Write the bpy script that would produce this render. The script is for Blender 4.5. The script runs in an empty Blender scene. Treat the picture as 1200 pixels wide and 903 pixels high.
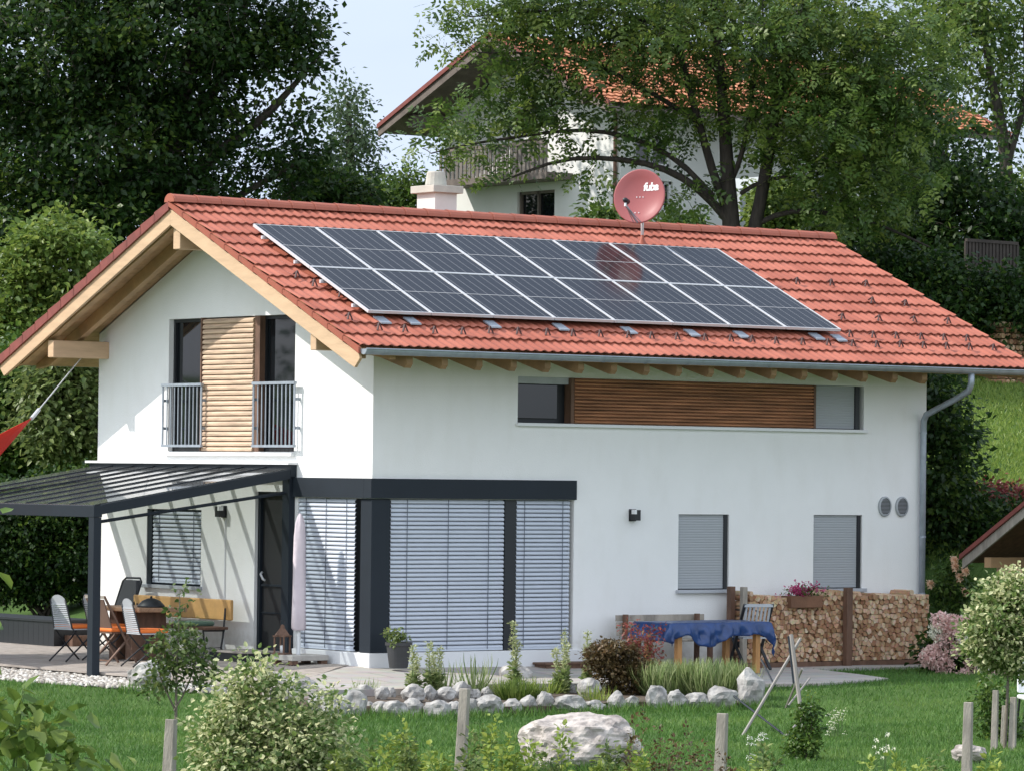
import bpy, bmesh, math, random
import numpy as np
from mathutils import Vector, noise
random.seed(7); RNG = np.random.default_rng(7)
SC = bpy.context.scene
COL = SC.collection
PI = math.pi
# ------------------------------------------------------------------ camera
CPOS = np.array([-32.6885, -46.8019, 2.5903])
YAW, PIT, ROL, F = 0.92821, 0.021384, 0.011549, 4934.9
FW = np.array([math.cos(PIT)*math.cos(YAW), math.cos(PIT)*math.sin(YAW), math.sin(PIT)])
_r = np.array([math.sin(YAW), -math.cos(YAW), 0.0]); _u = np.cross(_r, FW)
RT = _r*math.cos(ROL)+_u*math.sin(ROL); UP = -_r*math.sin(ROL)+_u*math.cos(ROL)
def ray(px, py): return FW+RT*(px-600)/F-UP*(py-451.5)/F
def at(px, py, D): return CPOS+ray(px, py)*D
def on(px, py, n, c):
    d = ray(px, py); n = np.array(n, float)
    return CPOS+d*((c-n@CPOS)/(n@d))
def onX(px, py, x=0.): return on(px, py, (1, 0, 0), x)
def onY(px, py, y=0.): return on(px, py, (0, 1, 0), y)
def onZ(px, py, z=0.): return on(px, py, (0, 0, 1), z)
def onR(px, py, off=0.): return on(px, py, (0, -.45, 1), 4.27+.45*1.14+off)
def depth(p): return float((np.array(p)-CPOS)@FW)
cam = bpy.data.cameras.new('camera'); cam.sensor_width = 36; cam.lens = F/1200*36
cam.clip_start = 1; cam.clip_end = 3000
co = bpy.data.objects.new('camera', cam); COL.objects.link(co); SC.camera = co
from mathutils import Matrix
co.matrix_world = Matrix(((RT[0], UP[0], -FW[0], CPOS[0]), (RT[1], UP[1], -FW[1], CPOS[1]), (RT[2], UP[2], -FW[2], CPOS[2]), (0, 0, 0, 1)))

# ------------------------------------------------------------------ light
SUN = Vector((-1, .79, 1.125)).normalized()
elev = math.asin(SUN.z); azi = math.atan2(SUN.x, SUN.y)
w = bpy.data.worlds.new('World'); SC.world = w; w.use_nodes = True
nt = w.node_tree; nt.nodes.clear()
wo = nt.nodes.new('ShaderNodeOutputWorld'); bg = nt.nodes.new('ShaderNodeBackground')
sky = nt.nodes.new('ShaderNodeTexSky'); sky.sky_type = 'NISHITA'; sky.sun_disc = False
sky.sun_elevation = elev; sky.sun_rotation = azi % (2*PI); sky.air_density = 1.0; sky.dust_density = 2.0; sky.ozone_density = 1.0
tc = nt.nodes.new('ShaderNodeTexCoord'); nz = nt.nodes.new('ShaderNodeTexNoise'); nz.inputs['Scale'].default_value = 2.2
nz.inputs['Detail'].default_value = 6; mp = nt.nodes.new('ShaderNodeMapping'); mp.inputs['Scale'].default_value = (1, 1, 2.6)
rp = nt.nodes.new('ShaderNodeValToRGB'); rp.color_ramp.elements[0].position = .26; rp.color_ramp.elements[1].position = .56
mx = nt.nodes.new('ShaderNodeMix'); mx.data_type = 'RGBA'
nt.links.new(tc.outputs['Generated'], mp.inputs[0]); nt.links.new(mp.outputs[0], nz.inputs['Vector'])
nt.links.new(nz.outputs['Fac'], rp.inputs[0]); nt.links.new(rp.outputs[0], mx.inputs[0])
nt.links.new(sky.outputs[0], mx.inputs[6])
# cloud brightness: thin veil in the north-east; unseen south-west brightened, added fill for shaded wall
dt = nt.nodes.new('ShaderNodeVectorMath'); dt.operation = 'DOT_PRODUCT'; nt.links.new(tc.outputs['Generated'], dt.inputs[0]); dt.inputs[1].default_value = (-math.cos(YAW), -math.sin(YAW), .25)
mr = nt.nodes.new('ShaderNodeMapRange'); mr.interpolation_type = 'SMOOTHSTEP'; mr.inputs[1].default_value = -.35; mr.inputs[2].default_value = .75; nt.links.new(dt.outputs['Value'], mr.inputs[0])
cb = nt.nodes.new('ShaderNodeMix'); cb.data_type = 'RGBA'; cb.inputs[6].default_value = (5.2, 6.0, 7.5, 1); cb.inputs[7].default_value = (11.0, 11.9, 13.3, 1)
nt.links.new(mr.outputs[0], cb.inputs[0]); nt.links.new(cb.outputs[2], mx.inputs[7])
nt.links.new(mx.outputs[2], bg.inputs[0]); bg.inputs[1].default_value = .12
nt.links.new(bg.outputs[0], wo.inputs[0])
sl = bpy.data.lights.new('sun', 'SUN'); sl.energy = 4.1; sl.angle = math.radians(.5); sl.color = (1, .95, .88)
so = bpy.data.objects.new('sun', sl); COL.objects.link(so); so.location = (-20, 20, 30)
so.rotation_euler = SUN.to_track_quat('Z', 'Y').to_euler()
SC.view_settings.view_transform = 'Standard'; SC.view_settings.look = 'None'; SC.view_settings.gamma = 1
SC.view_settings.exposure = .36
SC.render.engine = 'CYCLES'
SC.cycles.max_bounces = 8; SC.cycles.transparent_max_bounces = 16; SC.cycles.diffuse_bounces = 3

# ------------------------------------------------------------------ materials
MATS = {}
def mat(name, col, rough=.6, metal=0., spec=.5, var=.0, vscale=4., bump=0., bscale=30., col2=None, stretch=None, coat=0.):
    if name in MATS: return MATS[name]
    m = bpy.data.materials.new(name); m.use_nodes = True; t = m.node_tree; b = t.nodes['Principled BSDF']
    b.inputs['Roughness'].default_value = rough; b.inputs['Metallic'].default_value = metal
    b.inputs['Specular IOR Level'].default_value = spec; b.inputs['Coat Weight'].default_value = coat
    b.inputs['Base Color'].default_value = (*col, 1)
    tx = t.nodes.new('ShaderNodeTexCoord'); mp = t.nodes.new('ShaderNodeMapping')
    t.links.new(tx.outputs['Object'], mp.inputs[0])
    if stretch: mp.inputs['Scale'].default_value = stretch
    if var or col2:
        n = t.nodes.new('ShaderNodeTexNoise'); n.inputs['Scale'].default_value = vscale; n.inputs['Detail'].default_value = 6
        n.inputs['Roughness'].default_value = .6
        t.links.new(mp.outputs[0], n.inputs['Vector'])
        r = t.nodes.new('ShaderNodeValToRGB'); r.color_ramp.elements[0].position = .32; r.color_ramp.elements[1].position = .68
        c2 = col2 if col2 else tuple(min(1, c*(1+var)) for c in col); c1 = col if col2 else tuple(c*(1-var) for c in col)
        r.color_ramp.elements[0].color = (*c1, 1); r.color_ramp.elements[1].color = (*c2, 1)
        t.links.new(n.outputs['Fac'], r.inputs[0]); t.links.new(r.outputs[0], b.inputs['Base Color'])
    if bump:
        n2 = t.nodes.new('ShaderNodeTexNoise'); n2.inputs['Scale'].default_value = bscale; n2.inputs['Detail'].default_value = 5
        t.links.new(mp.outputs[0], n2.inputs['Vector'])
        bp = t.nodes.new('ShaderNodeBump'); bp.inputs['Strength'].default_value = bump; bp.inputs['Distance'].default_value = .02
        t.links.new(n2.outputs['Fac'], bp.inputs['Height']); t.links.new(bp.outputs[0], b.inputs['Normal'])
    MATS[name] = m; return m
def leafmat(name, cols, trans=.35, rough=.45, pos=None):
    """leaf colour picked per leaf from the 'rnd' attribute"""
    m = bpy.data.materials.new(name); m.use_nodes = True; t = m.node_tree; b = t.nodes['Principled BSDF']
    a = t.nodes.new('ShaderNodeAttribute'); a.attribute_name = 'rnd'
    r = t.nodes.new('ShaderNodeValToRGB'); el = r.color_ramp.elements
    n = len(cols)
    for i, c in enumerate(cols):
        p = pos[i] if pos else i/(n-1)
        e = el[0] if i == 0 else (el[1] if i == 1 else el.new(p))
        e.position = p; e.color = (*c, 1)
    t.links.new(a.outputs['Fac'], r.inputs[0]); t.links.new(r.outputs[0], b.inputs['Base Color'])
    b.inputs['Roughness'].default_value = rough; b.inputs['Specular IOR Level'].default_value = .35
    tr = t.nodes.new('ShaderNodeBsdfTranslucent'); mxs = t.nodes.new('ShaderNodeMixShader'); mxs.inputs[0].default_value = trans
    hs = t.nodes.new('ShaderNodeHueSaturation'); hs.inputs['Value'].default_value = 1.5; hs.inputs['Hue'].default_value = .485
    t.links.new(r.outputs[0], hs.inputs['Color']); t.links.new(hs.outputs[0], tr.inputs[0])
    o = t.nodes['Material Output']; t.links.new(b.outputs[0], mxs.inputs[1]); t.links.new(tr.outputs[0], mxs.inputs[2]); t.links.new(mxs.outputs[0], o.inputs[0])
    MATS[name] = m; return m
plaster = mat('plaster', (.80, .80, .79), .85, spec=.2, var=.02, vscale=1.2, bump=.25, bscale=60)
t = plaster.node_tree; b = t.nodes['Principled BSDF']; src = b.inputs['Base Color'].links[0].from_socket
tx = t.nodes.new('ShaderNodeTexCoord'); mp = t.nodes.new('ShaderNodeMapping'); mp.inputs['Scale'].default_value = (2.2, 2.2, .7); n1 = t.nodes.new('ShaderNodeTexNoise'); n1.inputs['Scale'].default_value = 1.3; n1.inputs['Detail'].default_value = 7
t.links.new(tx.outputs['Object'], mp.inputs[0]); t.links.new(mp.outputs[0], n1.inputs['Vector'])
r1 = t.nodes.new('ShaderNodeValToRGB'); r1.color_ramp.elements[0].position = .5; r1.color_ramp.elements[0].color = (1, 1, 1, 1); r1.color_ramp.elements[1].position = .8; r1.color_ramp.elements[1].color = (.90, .89, .86, 1)
t.links.new(n1.outputs['Fac'], r1.inputs[0]); m1 = t.nodes.new('ShaderNodeMix'); m1.data_type = 'RGBA'; m1.blend_type = 'MULTIPLY'; m1.inputs[0].default_value = .45
t.links.new(src, m1.inputs[6]); t.links.new(r1.outputs[0], m1.inputs[7])
sp = t.nodes.new('ShaderNodeSeparateXYZ'); t.links.new(tx.outputs['Object'], sp.inputs[0]); n2 = t.nodes.new('ShaderNodeTexNoise'); n2.inputs['Scale'].default_value = 9; n2.inputs['Detail'].default_value = 6; t.links.new(tx.outputs['Object'], n2.inputs['Vector'])
ma = t.nodes.new('ShaderNodeMath'); ma.operation = 'MULTIPLY_ADD'; t.links.new(n2.outputs['Fac'], ma.inputs[0]); ma.inputs[1].default_value = -.75; t.links.new(sp.outputs[2], ma.inputs[2])
r2 = t.nodes.new('ShaderNodeMapRange'); r2.inputs[1].default_value = -.42; r2.inputs[2].default_value = .02; r2.inputs[3].default_value = .6; r2.inputs[4].default_value = 0; t.links.new(ma.outputs[0], r2.inputs[0])
m2 = t.nodes.new('ShaderNodeMix'); m2.data_type = 'RGBA'; m2.inputs[7].default_value = (.46, .42, .36, 1); t.links.new(r2.outputs[0], m2.inputs[0]); t.links.new(m1.outputs[2], m2.inputs[6]); t.links.new(m2.outputs[2], b.inputs['Base Color'])
anth = mat('anthracite', (.012, .018, .026), .6, spec=.3, var=.08, vscale=2)
anthd = mat('anthracite_dark', (.012, .014, .018), .5)
zinc = mat('zinc', (.33, .37, .42), .5, metal=.45, var=.12, vscale=6)
alu = mat('aluminium', (.62, .63, .65), .45, metal=.3)
whitem = mat('white_metal', (.72, .73, .74), .45)
slatm = mat('blind_slat', (.52, .565, .64), .4, spec=.5, var=.03)
shutm = mat('shutter_grey', (.36, .38, .40), .55)
glass = mat('window_glass', (.006, .008, .010), .03, spec=.6)
mesh_dark = mat('fly_screen', (.013, .014, .016), .6)
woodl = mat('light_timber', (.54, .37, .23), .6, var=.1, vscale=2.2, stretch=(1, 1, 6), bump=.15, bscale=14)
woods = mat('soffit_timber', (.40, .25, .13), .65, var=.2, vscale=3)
larchv = mat('larch_slats_sunny', (.50, .36, .25), .6, var=.3, vscale=1.6, stretch=(3, 1.2, 14), bump=.2, bscale=10)
larchh = mat('larch_slats_brown', (.36, .16, .08), .6, var=.5, vscale=1.2, stretch=(1, 1, 14), bump=.2, bscale=10)
greyw = mat('weathered_wood', (.30, .27, .23), .8, var=.3, vscale=3, stretch=(3, 3, .8), bump=.4, bscale=20)
browns = mat('brown_wood', (.13, .07, .045), .7, var=.3, vscale=4, stretch=(3, 3, .7), bump=.3)
woodo = mat('oiled_board', (.60, .34, .12), .55, var=.18, vscale=3, bump=.1)
deckm = mat('deck_boards', (.30, .265, .235), .8, var=.28, vscale=2.2, stretch=(7, .9, 1), bump=.3, bscale=12)
conc = mat('concrete', (.42, .40, .37), .85, var=.14, vscale=3, bump=.3, bscale=25)
rockm = mat('limestone', (.15, .145, .14), .85, col2=(.50, .485, .46), vscale=5, bump=1., bscale=12)
rockp = mat('pink_boulder', (.19, .165, .15), .85, col2=(.56, .51, .47), vscale=6, bump=1., bscale=11)
pebm = mat('pebbles', (.62, .58, .52), .8, var=.2, vscale=14)
orange = mat('orange_cushion', (.72, .17, .03), .8, var=.08, bump=.2)
blue = mat('blue_tarpaulin', (.006, .036, .14), .34, spec=.6, var=.25, vscale=9, bump=.35, bscale=12)
tablew = mat('table_wood', (.42, .21, .07), .55, var=.2, vscale=5, stretch=(3, 3, .6))
potm = mat('dark_planter', (.035, .037, .04), .6, var=.2, vscale=6)
lilac = mat('parasol_cover', (.58, .51, .55), .85, var=.06, vscale=6, bump=.5, bscale=8)
redsail = mat('red_sailcloth', (.68, .035, .02), .7, spec=.3)
dishm = mat('dish_red', (.31, .085, .085), .4, spec=.4)
greyf = mat('grey_folding', (.40, .42, .45), .55, var=.1)
brownf = mat('brown_fabric', (.16, .10, .075), .8, var=.1, vscale=8)
barkm = mat('bark', (.035, .030, .024), .9, col2=(.075, .062, .05), vscale=7, stretch=(2, 2, .6), bump=.9, bscale=14)
barkdk = mat('bark_dark', (.016, .013, .011), .9, col2=(.045, .037, .030), vscale=7, stretch=(2, 2, .6), bump=.9, bscale=14)
barkg = mat('bark_grey', (.16, .14, .11), .9, var=.3, vscale=8, bump=.4)
stemg = mat('green_stem', (.10, .16, .05), .7, var=.2)
house2w = mat('old_render', (.70, .70, .68), .9, spec=.15, var=.05, vscale=.8, bump=.2)
oldwood = mat('old_timber', (.14, .115, .10), .8, var=.3, vscale=4, bump=.3)
soil = mat('soil', (.075, .055, .04), .95, var=.4, vscale=5, bump=.8, bscale=14)
def tile_mat(name, c1, c2, c3):
    m = bpy.data.materials.new(name); m.use_nodes = True; t = m.node_tree; b = t.nodes['Principled BSDF']
    b.inputs['Roughness'].default_value = .55; b.inputs['Specular IOR Level'].default_value = .35
    tx = t.nodes.new('ShaderNodeTexCoord')
    a = t.nodes.new('ShaderNodeAttribute'); a.attribute_name = 'rnd'
    r = t.nodes.new('ShaderNodeValToRGB'); r.color_ramp.elements[0].color = (*c1, 1); r.color_ramp.elements[1].color = (*c2, 1)
    t.links.new(a.outputs['Fac'], r.inputs[0])
    n = t.nodes.new('ShaderNodeTexNoise'); n.inputs['Scale'].default_value = 3.; n.inputs['Detail'].default_value = 8; n.inputs['Roughness'].default_value = .7
    t.links.new(tx.outputs['Object'], n.inputs['Vector'])
    r2 = t.nodes.new('ShaderNodeValToRGB'); r2.color_ramp.elements[0].position = .52; r2.color_ramp.elements[1].position = .8
    r2.color_ramp.elements[0].color = (0, 0, 0, 1); r2.color_ramp.elements[1].color = (.6, .6, .6, 1)
    t.links.new(n.outputs['Fac'], r2.inputs[0])
    mx = t.nodes.new('ShaderNodeMix'); mx.data_type = 'RGBA'; mx.inputs[7].default_value = (*c3, 1)
    t.links.new(r2.outputs[0], mx.inputs[0]); t.links.new(r.outputs[0], mx.inputs[6]); t.links.new(mx.outputs[2], b.inputs['Base Color'])
    n3 = t.nodes.new('ShaderNodeTexNoise'); n3.inputs['Scale'].default_value = 40; bp = t.nodes.new('ShaderNodeBump'); bp.inputs['Strength'].default_value = .2; bp.inputs['Distance'].default_value = .01
    t.links.new(tx.outputs['Object'], n3.inputs['Vector']); t.links.new(n3.outputs['Fac'], bp.inputs['Height']); t.links.new(bp.outputs[0], b.inputs['Normal'])
    MATS[name] = m; return m
tilem = tile_mat('roof_tile_red', (.32, .092, .056), (.43, .140, .090), (.19, .07, .05))
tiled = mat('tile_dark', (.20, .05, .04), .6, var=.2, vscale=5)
tile2 = tile_mat('roof_tile_orange', (.42, .15, .07), (.60, .26, .13), (.25, .11, .07))

# ------------------------------------------------------------------ object helpers
def tag(o, label=None, cat=None, group=None, kind=None):
    if label: o['label'] = label
    if cat: o['category'] = cat
    if group: o['group'] = group
    if kind: o['kind'] = kind
    return o
def thing(name, label, cat, loc=(0, 0, 0), rz=0., group=None):
    o = bpy.data.objects.new(name, None); COL.objects.link(o); o.empty_display_size = .2
    o.location = [float(c) for c in loc]; o.rotation_euler = (0, 0, rz)
    return tag(o, label, cat, group)
def copy_tree(o, parent=None):
    c = o.copy(); COL.objects.link(c); c.parent = parent
    for ch in list(o.children): copy_tree(ch, c)
    return c
class MB:
    def __init__(s): s.v = []; s.f = []
    def add(s, vs, fs):
        n = len(s.v); s.v += [tuple(float(c) for c in p) for p in vs]; s.f += [tuple(i+n for i in f) for f in fs]; return s
    def box(s, a, b):
        x0, y0, z0 = a; x1, y1, z1 = b
        return s.add([(x0, y0, z0), (x1, y0, z0), (x1, y1, z0), (x0, y1, z0), (x0, y0, z1), (x1, y0, z1), (x1, y1, z1), (x0, y1, z1)],
                     [(0, 3, 2, 1), (4, 5, 6, 7), (0, 1, 5, 4), (1, 2, 6, 5), (2, 3, 7, 6), (3, 0, 4, 7)])
    def bar(s, p, q, wd, h, up=(0, 0, 1), w2=None, h2=None):
        p = np.array(p, float); q = np.array(q, float); d = q-p; d /= np.linalg.norm(d)
        up = np.array(up, float); x = np.cross(d, up)
        if np.linalg.norm(x) < 1e-4: x = np.cross(d, (1, 0, 0))
        x /= np.linalg.norm(x); z = np.cross(x, d); w2 = wd if w2 is None else w2; h2 = h if h2 is None else h2
        vs = [p+x*a*wd/2+z*b*h/2 for a, b in ((-1, -1), (1, -1), (1, 1), (-1, 1))]+[q+x*a*w2/2+z*b*h2/2 for a, b in ((-1, -1), (1, -1), (1, 1), (-1, 1))]
        return s.add(vs, [(0, 1, 2, 3), (7, 6, 5, 4), (0, 4, 5, 1), (1, 5, 6, 2), (2, 6, 7, 3), (3, 7, 4, 0)])
    def tube(s, pts, r, n=8, cap=True):
        pts = [np.array(p, float) for p in pts]; m = len(pts); rs = r if hasattr(r, '__len__') else [r]*m
        n0 = len(s.v); ref = None
        for i, p in enumerate(pts):
            d = pts[min(i+1, m-1)]-pts[max(i-1, 0)]; d = d/(np.linalg.norm(d)+1e-9)
            if ref is None: ref = np.array((0, 0, 1.)) if abs(d[2]) < .9 else np.array((1., 0, 0))
            x = np.cross(ref, d); x /= np.linalg.norm(x)+1e-9; y = np.cross(d, x); ref = y
            for k in range(n):
                a = 2*PI*k/n; s.v.append(tuple(p+(x*math.cos(a)+y*math.sin(a))*rs[i]))
            ref = np.cross(d, x)
        for i in range(m-1):
            for k in range(n):
                a = n0+i*n+k; b = n0+i*n+(k+1) % n; s.f.append((a, b, b+n, a+n))
        if cap: s.f.append(tuple(n0+k for k in range(n))[::-1]); s.f.append(tuple(n0+(m-1)*n+k for k in range(n)))
        return s
    def lathe(s, prof, c=(0, 0, 0), n=20, cap=True):
        n0 = len(s.v); m = len(prof)
        for r_, z in prof:
            for k in range(n): s.v.append((c[0]+r_*math.cos(2*PI*k/n), c[1]+r_*math.sin(2*PI*k/n), c[2]+z))
        for i in range(m-1):
            for k in range(n):
                a = n0+i*n+k; b = n0+i*n+(k+1) % n; s.f.append((a, b, b+n, a+n))
        if cap: s.f.append(tuple(n0+k for k in range(n))[::-1]); s.f.append(tuple(n0+(m-1)*n+k for k in range(n)))
        return s
    def prism(s, poly, n_axis, a, b):
        """poly: list of 2d points in the plane across n_axis ('x': (y,z), 'y': (x,z), 'z': (x,y))"""
        def P(p, t): return {'x': (t, p[0], p[1]), 'y': (p[0], t, p[1]), 'z': (p[0], p[1], t)}[n_axis]
        k = len(poly)
        return s.add([P(p, a) for p in poly]+[P(p, b) for p in poly], [tuple(range(k)), tuple(range(2*k-1, k-1, -1))]+[(i, (i+1) % k, (i+1) % k+k, i+k) for i in range(k)])
    def build(s, name, m, parent=None, smooth=False, bevel=0., recalc=True, angle=None):
        me = bpy.data.meshes.new(name); me.from_pydata(s.v, [], s.f); me.materials.append(m)
        if recalc:
            bm = bmesh.new(); bm.from_mesh(me); bmesh.ops.recalc_face_normals(bm, faces=bm.faces); bm.to_mesh(me); bm.free()
        if smooth: me.polygons.foreach_set('use_smooth', [True]*len(me.polygons))
        o = bpy.data.objects.new(name, me); COL.objects.link(o)
        if parent: o.parent = parent
        if bevel:
            b = o.modifiers.new('bevel', 'BEVEL'); b.width = bevel; b.segments = 2; b.limit_method = 'ANGLE'
        return o
def npmesh(name, V, Fq, m, parent=None, rnd=None, smooth=False):
    V = np.asarray(V, np.float32); Fq = np.asarray(Fq, np.int32); me = bpy.data.meshes.new(name)
    nf, k = Fq.shape
    me.vertices.add(len(V)); me.vertices.foreach_set('co', V.ravel())
    me.loops.add(nf*k); me.loops.foreach_set('vertex_index', Fq.ravel())
    me.polygons.add(nf); me.polygons.foreach_set('loop_start', np.arange(0, nf*k, k, dtype=np.int32))
    if smooth: me.polygons.foreach_set('use_smooth', np.ones(nf, bool))
    me.update(calc_edges=True)
    if rnd is not None:
        a = me.attributes.new('rnd', 'FLOAT', 'POINT'); a.data.foreach_set('value', np.asarray(rnd, np.float32))
    me.materials.append(m)
    o = bpy.data.objects.new(name, me); COL.objects.link(o)
    if parent: o.parent = parent
    return o

# ------------------------------------------------------------------ terrain
FH = np.array([math.cos(YAW), math.sin(YAW)]); RH = np.array([math.sin(YAW), -math.cos(YAW)])
def hgt(x, y):
    x = np.asarray(x, float); y = np.asarray(y, float)
    v = (x-CPOS[0])*FH[0]+(y-CPOS[1])*FH[1]; u = (x-CPOS[0])*RH[0]+(y-CPOS[1])*RH[1]
    zr = np.interp(v, [-60, 0, 8, 20, 32, 40, 52, 57, 62, 66, 72, 80, 90, 100, 140, 300, 900], [1.0, .9, .8, .2, -.35, -.40, -.38, -.27, -.22, .2, 1.9, 4.1, 6.9, 8.2, 10.5, 16, 30])
    zl = np.interp(v, [-60, 0, 8, 20, 32, 40, 52, 57, 62, 68, 75, 80, 90, 110, 140, 300, 900], [1.0, .9, .8, .2, -.35, -.40, -.38, -.30, -.28, -.15, .25, 1.6, 3.8, 6.5, 9.0, 16, 30])
    zq = np.interp(v, [-60, 0, 8, 20, 32, 40, 52, 57, 62, 64, 66, 68.5, 74, 80, 90, 100, 140, 300, 900], [1.0, .9, .8, .2, -.35, -.40, -.38, -.27, -.2, .4, 1.6, 2.5, 3.73, 4.9, 6.9, 8.2, 10.5, 16, 30])
    q = np.clip((u-4.5)/2.2, 0, 1); zr = zr*(1-q)+zq*q
    t = np.clip((u+9)/6, 0, 1); t = t*t*(3-2*t)
    z = zl*(1-t)+zr*t
    z = z+.02*np.sin(u*1.3+v*.7)*np.sin(v*.9-u*.4)
    k = np.clip((u-1.0)/3, 0, 1)*np.clip((v-53.5)/2.5, 0, 1)*np.clip((64-v)/1.5, 0, 1)
    z = z*(1-k)+np.minimum(-.165, z+.12)*k
    k = np.clip((1.5-u)/2, 0, 1)*np.clip((v-52.5)/2, 0, 1)*np.clip((66-v)/3, 0, 1)
    z = z*(1-k)+np.maximum(-.20, z)*k
    return z
def uv2(u, v): return CPOS[0]+u*RH[0]+v*FH[0], CPOS[1]+u*RH[1]+v*FH[1]
us = np.concatenate([np.linspace(-600, -30, 16)[:-1], np.linspace(-30, 30, 91), np.linspace(30, 600, 16)[1:]])
vs_ = np.concatenate([np.linspace(-60, 30, 14)[:-1], np.linspace(30, 110, 121), np.linspace(110, 900, 26)[1:]])
U_, V_ = np.meshgrid(us, vs_); GX, GY = uv2(U_, V_); GZ = hgt(GX, GY)
nr, nc = U_.shape; idx = np.arange(nr*nc).reshape(nr, nc)
Fg = np.stack([idx[:-1, :-1], idx[:-1, 1:], idx[1:, 1:], idx[1:, :-1]], -1).reshape(-1, 4)
grassm = mat('lawn_ground', (.045, .085, .022), .95, spec=.1, col2=(.075, .13, .035), vscale=1.1, bump=.8, bscale=22)
g = npmesh('lawn', np.stack([GX, GY, GZ], -1).reshape(-1, 3), Fg, grassm, smooth=True); tag(g, kind='structure')

def deckz(x, y): return max(-.01*max(x, 0)+.035*min(x, 0)+.03*min(y, 0), -.13)
def onD(px, py):
    z = -.05
    for _ in range(30):
        p = onZ(px, py, z); z = .6*z+.4*deckz(p[0], p[1])
    return onZ(px, py, z)
# timber deck: boards run along the gable wall; paving slabs beyond the diagonal joint
db = MB(); x = -3.12; Xj0, Yj0, Xj1, Yj1 = -3.2, -2.35, -.15, .35
while x < 0.05:
    x1 = x+.138; ys = Yj0+(Yj1-Yj0)*(x-Xj0)/(Xj1-Xj0); ys1 = Yj0+(Yj1-Yj0)*(x1-Xj0)/(Xj1-Xj0); jz = random.uniform(-.003, .003)
    y0 = ys; joints = [9.2]; yy = 9.2
    while yy > 2: yy -= random.uniform(2.5, 4); joints.append(yy)
    joints = [j for j in joints if j > ys+.5]+[None]
    for ja, jb in zip(joints[:-1], joints[1:]):
        e0, e1 = (ys, ys1) if jb is None else (jb+.006, jb+.006)
        vs2 = []
        for (X, Yv) in ((x, e0), (x1, e1), (x1, ja), (x, ja)): vs2.append((X, Yv, deckz(X, min(Yv, 0))+jz))
        vs2 += [(a, b, c-.03) for a, b, c in vs2]
        db.add(vs2, [(0, 1, 2, 3), (0, 4, 5, 1), (1, 5, 6, 2), (2, 6, 7, 3), (3, 7, 4, 0)])
    x += .146
o = db.build('deck_floor', deckm, recalc=False); tag(o, kind='structure')
o = MB().prism([(-3.16, -2.36), (0, .4), (0, 9.22), (-3.16, 9.22)], 'z', -.42, -.165).build('deck_base', soil); tag(o, kind='structure')
# paving
pv = [onZ(a, b, -.13) for a, b in ((305, 805), (378, 807), (480, 805), (580, 803), (690, 801), (760, 798), (880, 800), (960, 799), (1015, 796), (1042, 793), (1005, 788), (950, 784))]
poly = [(-3.19, -2.37)]+[(float(p[0]), float(p[1])) for p in pv]+[(9.9, -.95), (10.3, .2), (0, .2), (0, .47), (-.15, .345)]
pm = bpy.data.materials.new('paving_slabs'); pm.use_nodes = True; t = pm.node_tree; b = t.nodes['Principled BSDF']; b.inputs['Roughness'].default_value = .85
br = t.nodes.new('ShaderNodeTexBrick'); tx = t.nodes.new('ShaderNodeTexCoord'); t.links.new(tx.outputs['Object'], br.inputs['Vector'])
br.inputs['Color1'].default_value = (.46, .43, .39, 1); br.inputs['Color2'].default_value = (.38, .36, .33, 1); br.inputs['Mortar'].default_value = (.12, .11, .10, 1)
br.inputs['Scale'].default_value = 1; br.inputs['Brick Width'].default_value = .9; br.inputs['Row Height'].default_value = .6; br.inputs['Mortar Size'].default_value = .008
nn = t.nodes.new('ShaderNodeTexNoise'); nn.inputs['Scale'].default_value = 4; nn.inputs['Detail'].default_value = 8
mm = t.nodes.new('ShaderNodeMix'); mm.data_type = 'RGBA'; mm.blend_type = 'MULTIPLY'; mm.inputs[0].default_value = .35
t.links.new(tx.outputs['Object'], nn.inputs['Vector']); t.links.new(br.outputs[0], mm.inputs[6]); t.links.new(nn.outputs['Color'], mm.inputs[7]); t.links.new(mm.outputs[2], b.inputs['Base Color'])
k = len(poly); zt = [deckz(a, b)-.012 for a, b in poly]
me_v = [(a, b, z) for (a, b), z in zip(poly, zt)]+[(a, b, z-.3) for (a, b), z in zip(poly, zt)]
o = MB().add(me_v, [tuple(range(k))]+[(i, (i+1) % k, (i+1) % k+k, i+k) for i in range(k)]).build('paving', pm); tag(o, kind='structure')
POLYS = [[(-3.2, -2.5), (0.2, .5), (0.2, 9.4), (-3.2, 9.4)], poly]
def inpoly(x, y, poly):
    ins = np.zeros(len(x), bool); n = len(poly)
    for i in range(n):
        x1, y1 = poly[i]; x2, y2 = poly[(i+1) % n]
        if y1 == y2: continue
        c = ((y1 > y) != (y2 > y)) & (x < (x2-x1)*(y-y1)/(y2-y1)+x1); ins ^= c
    return ins

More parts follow.
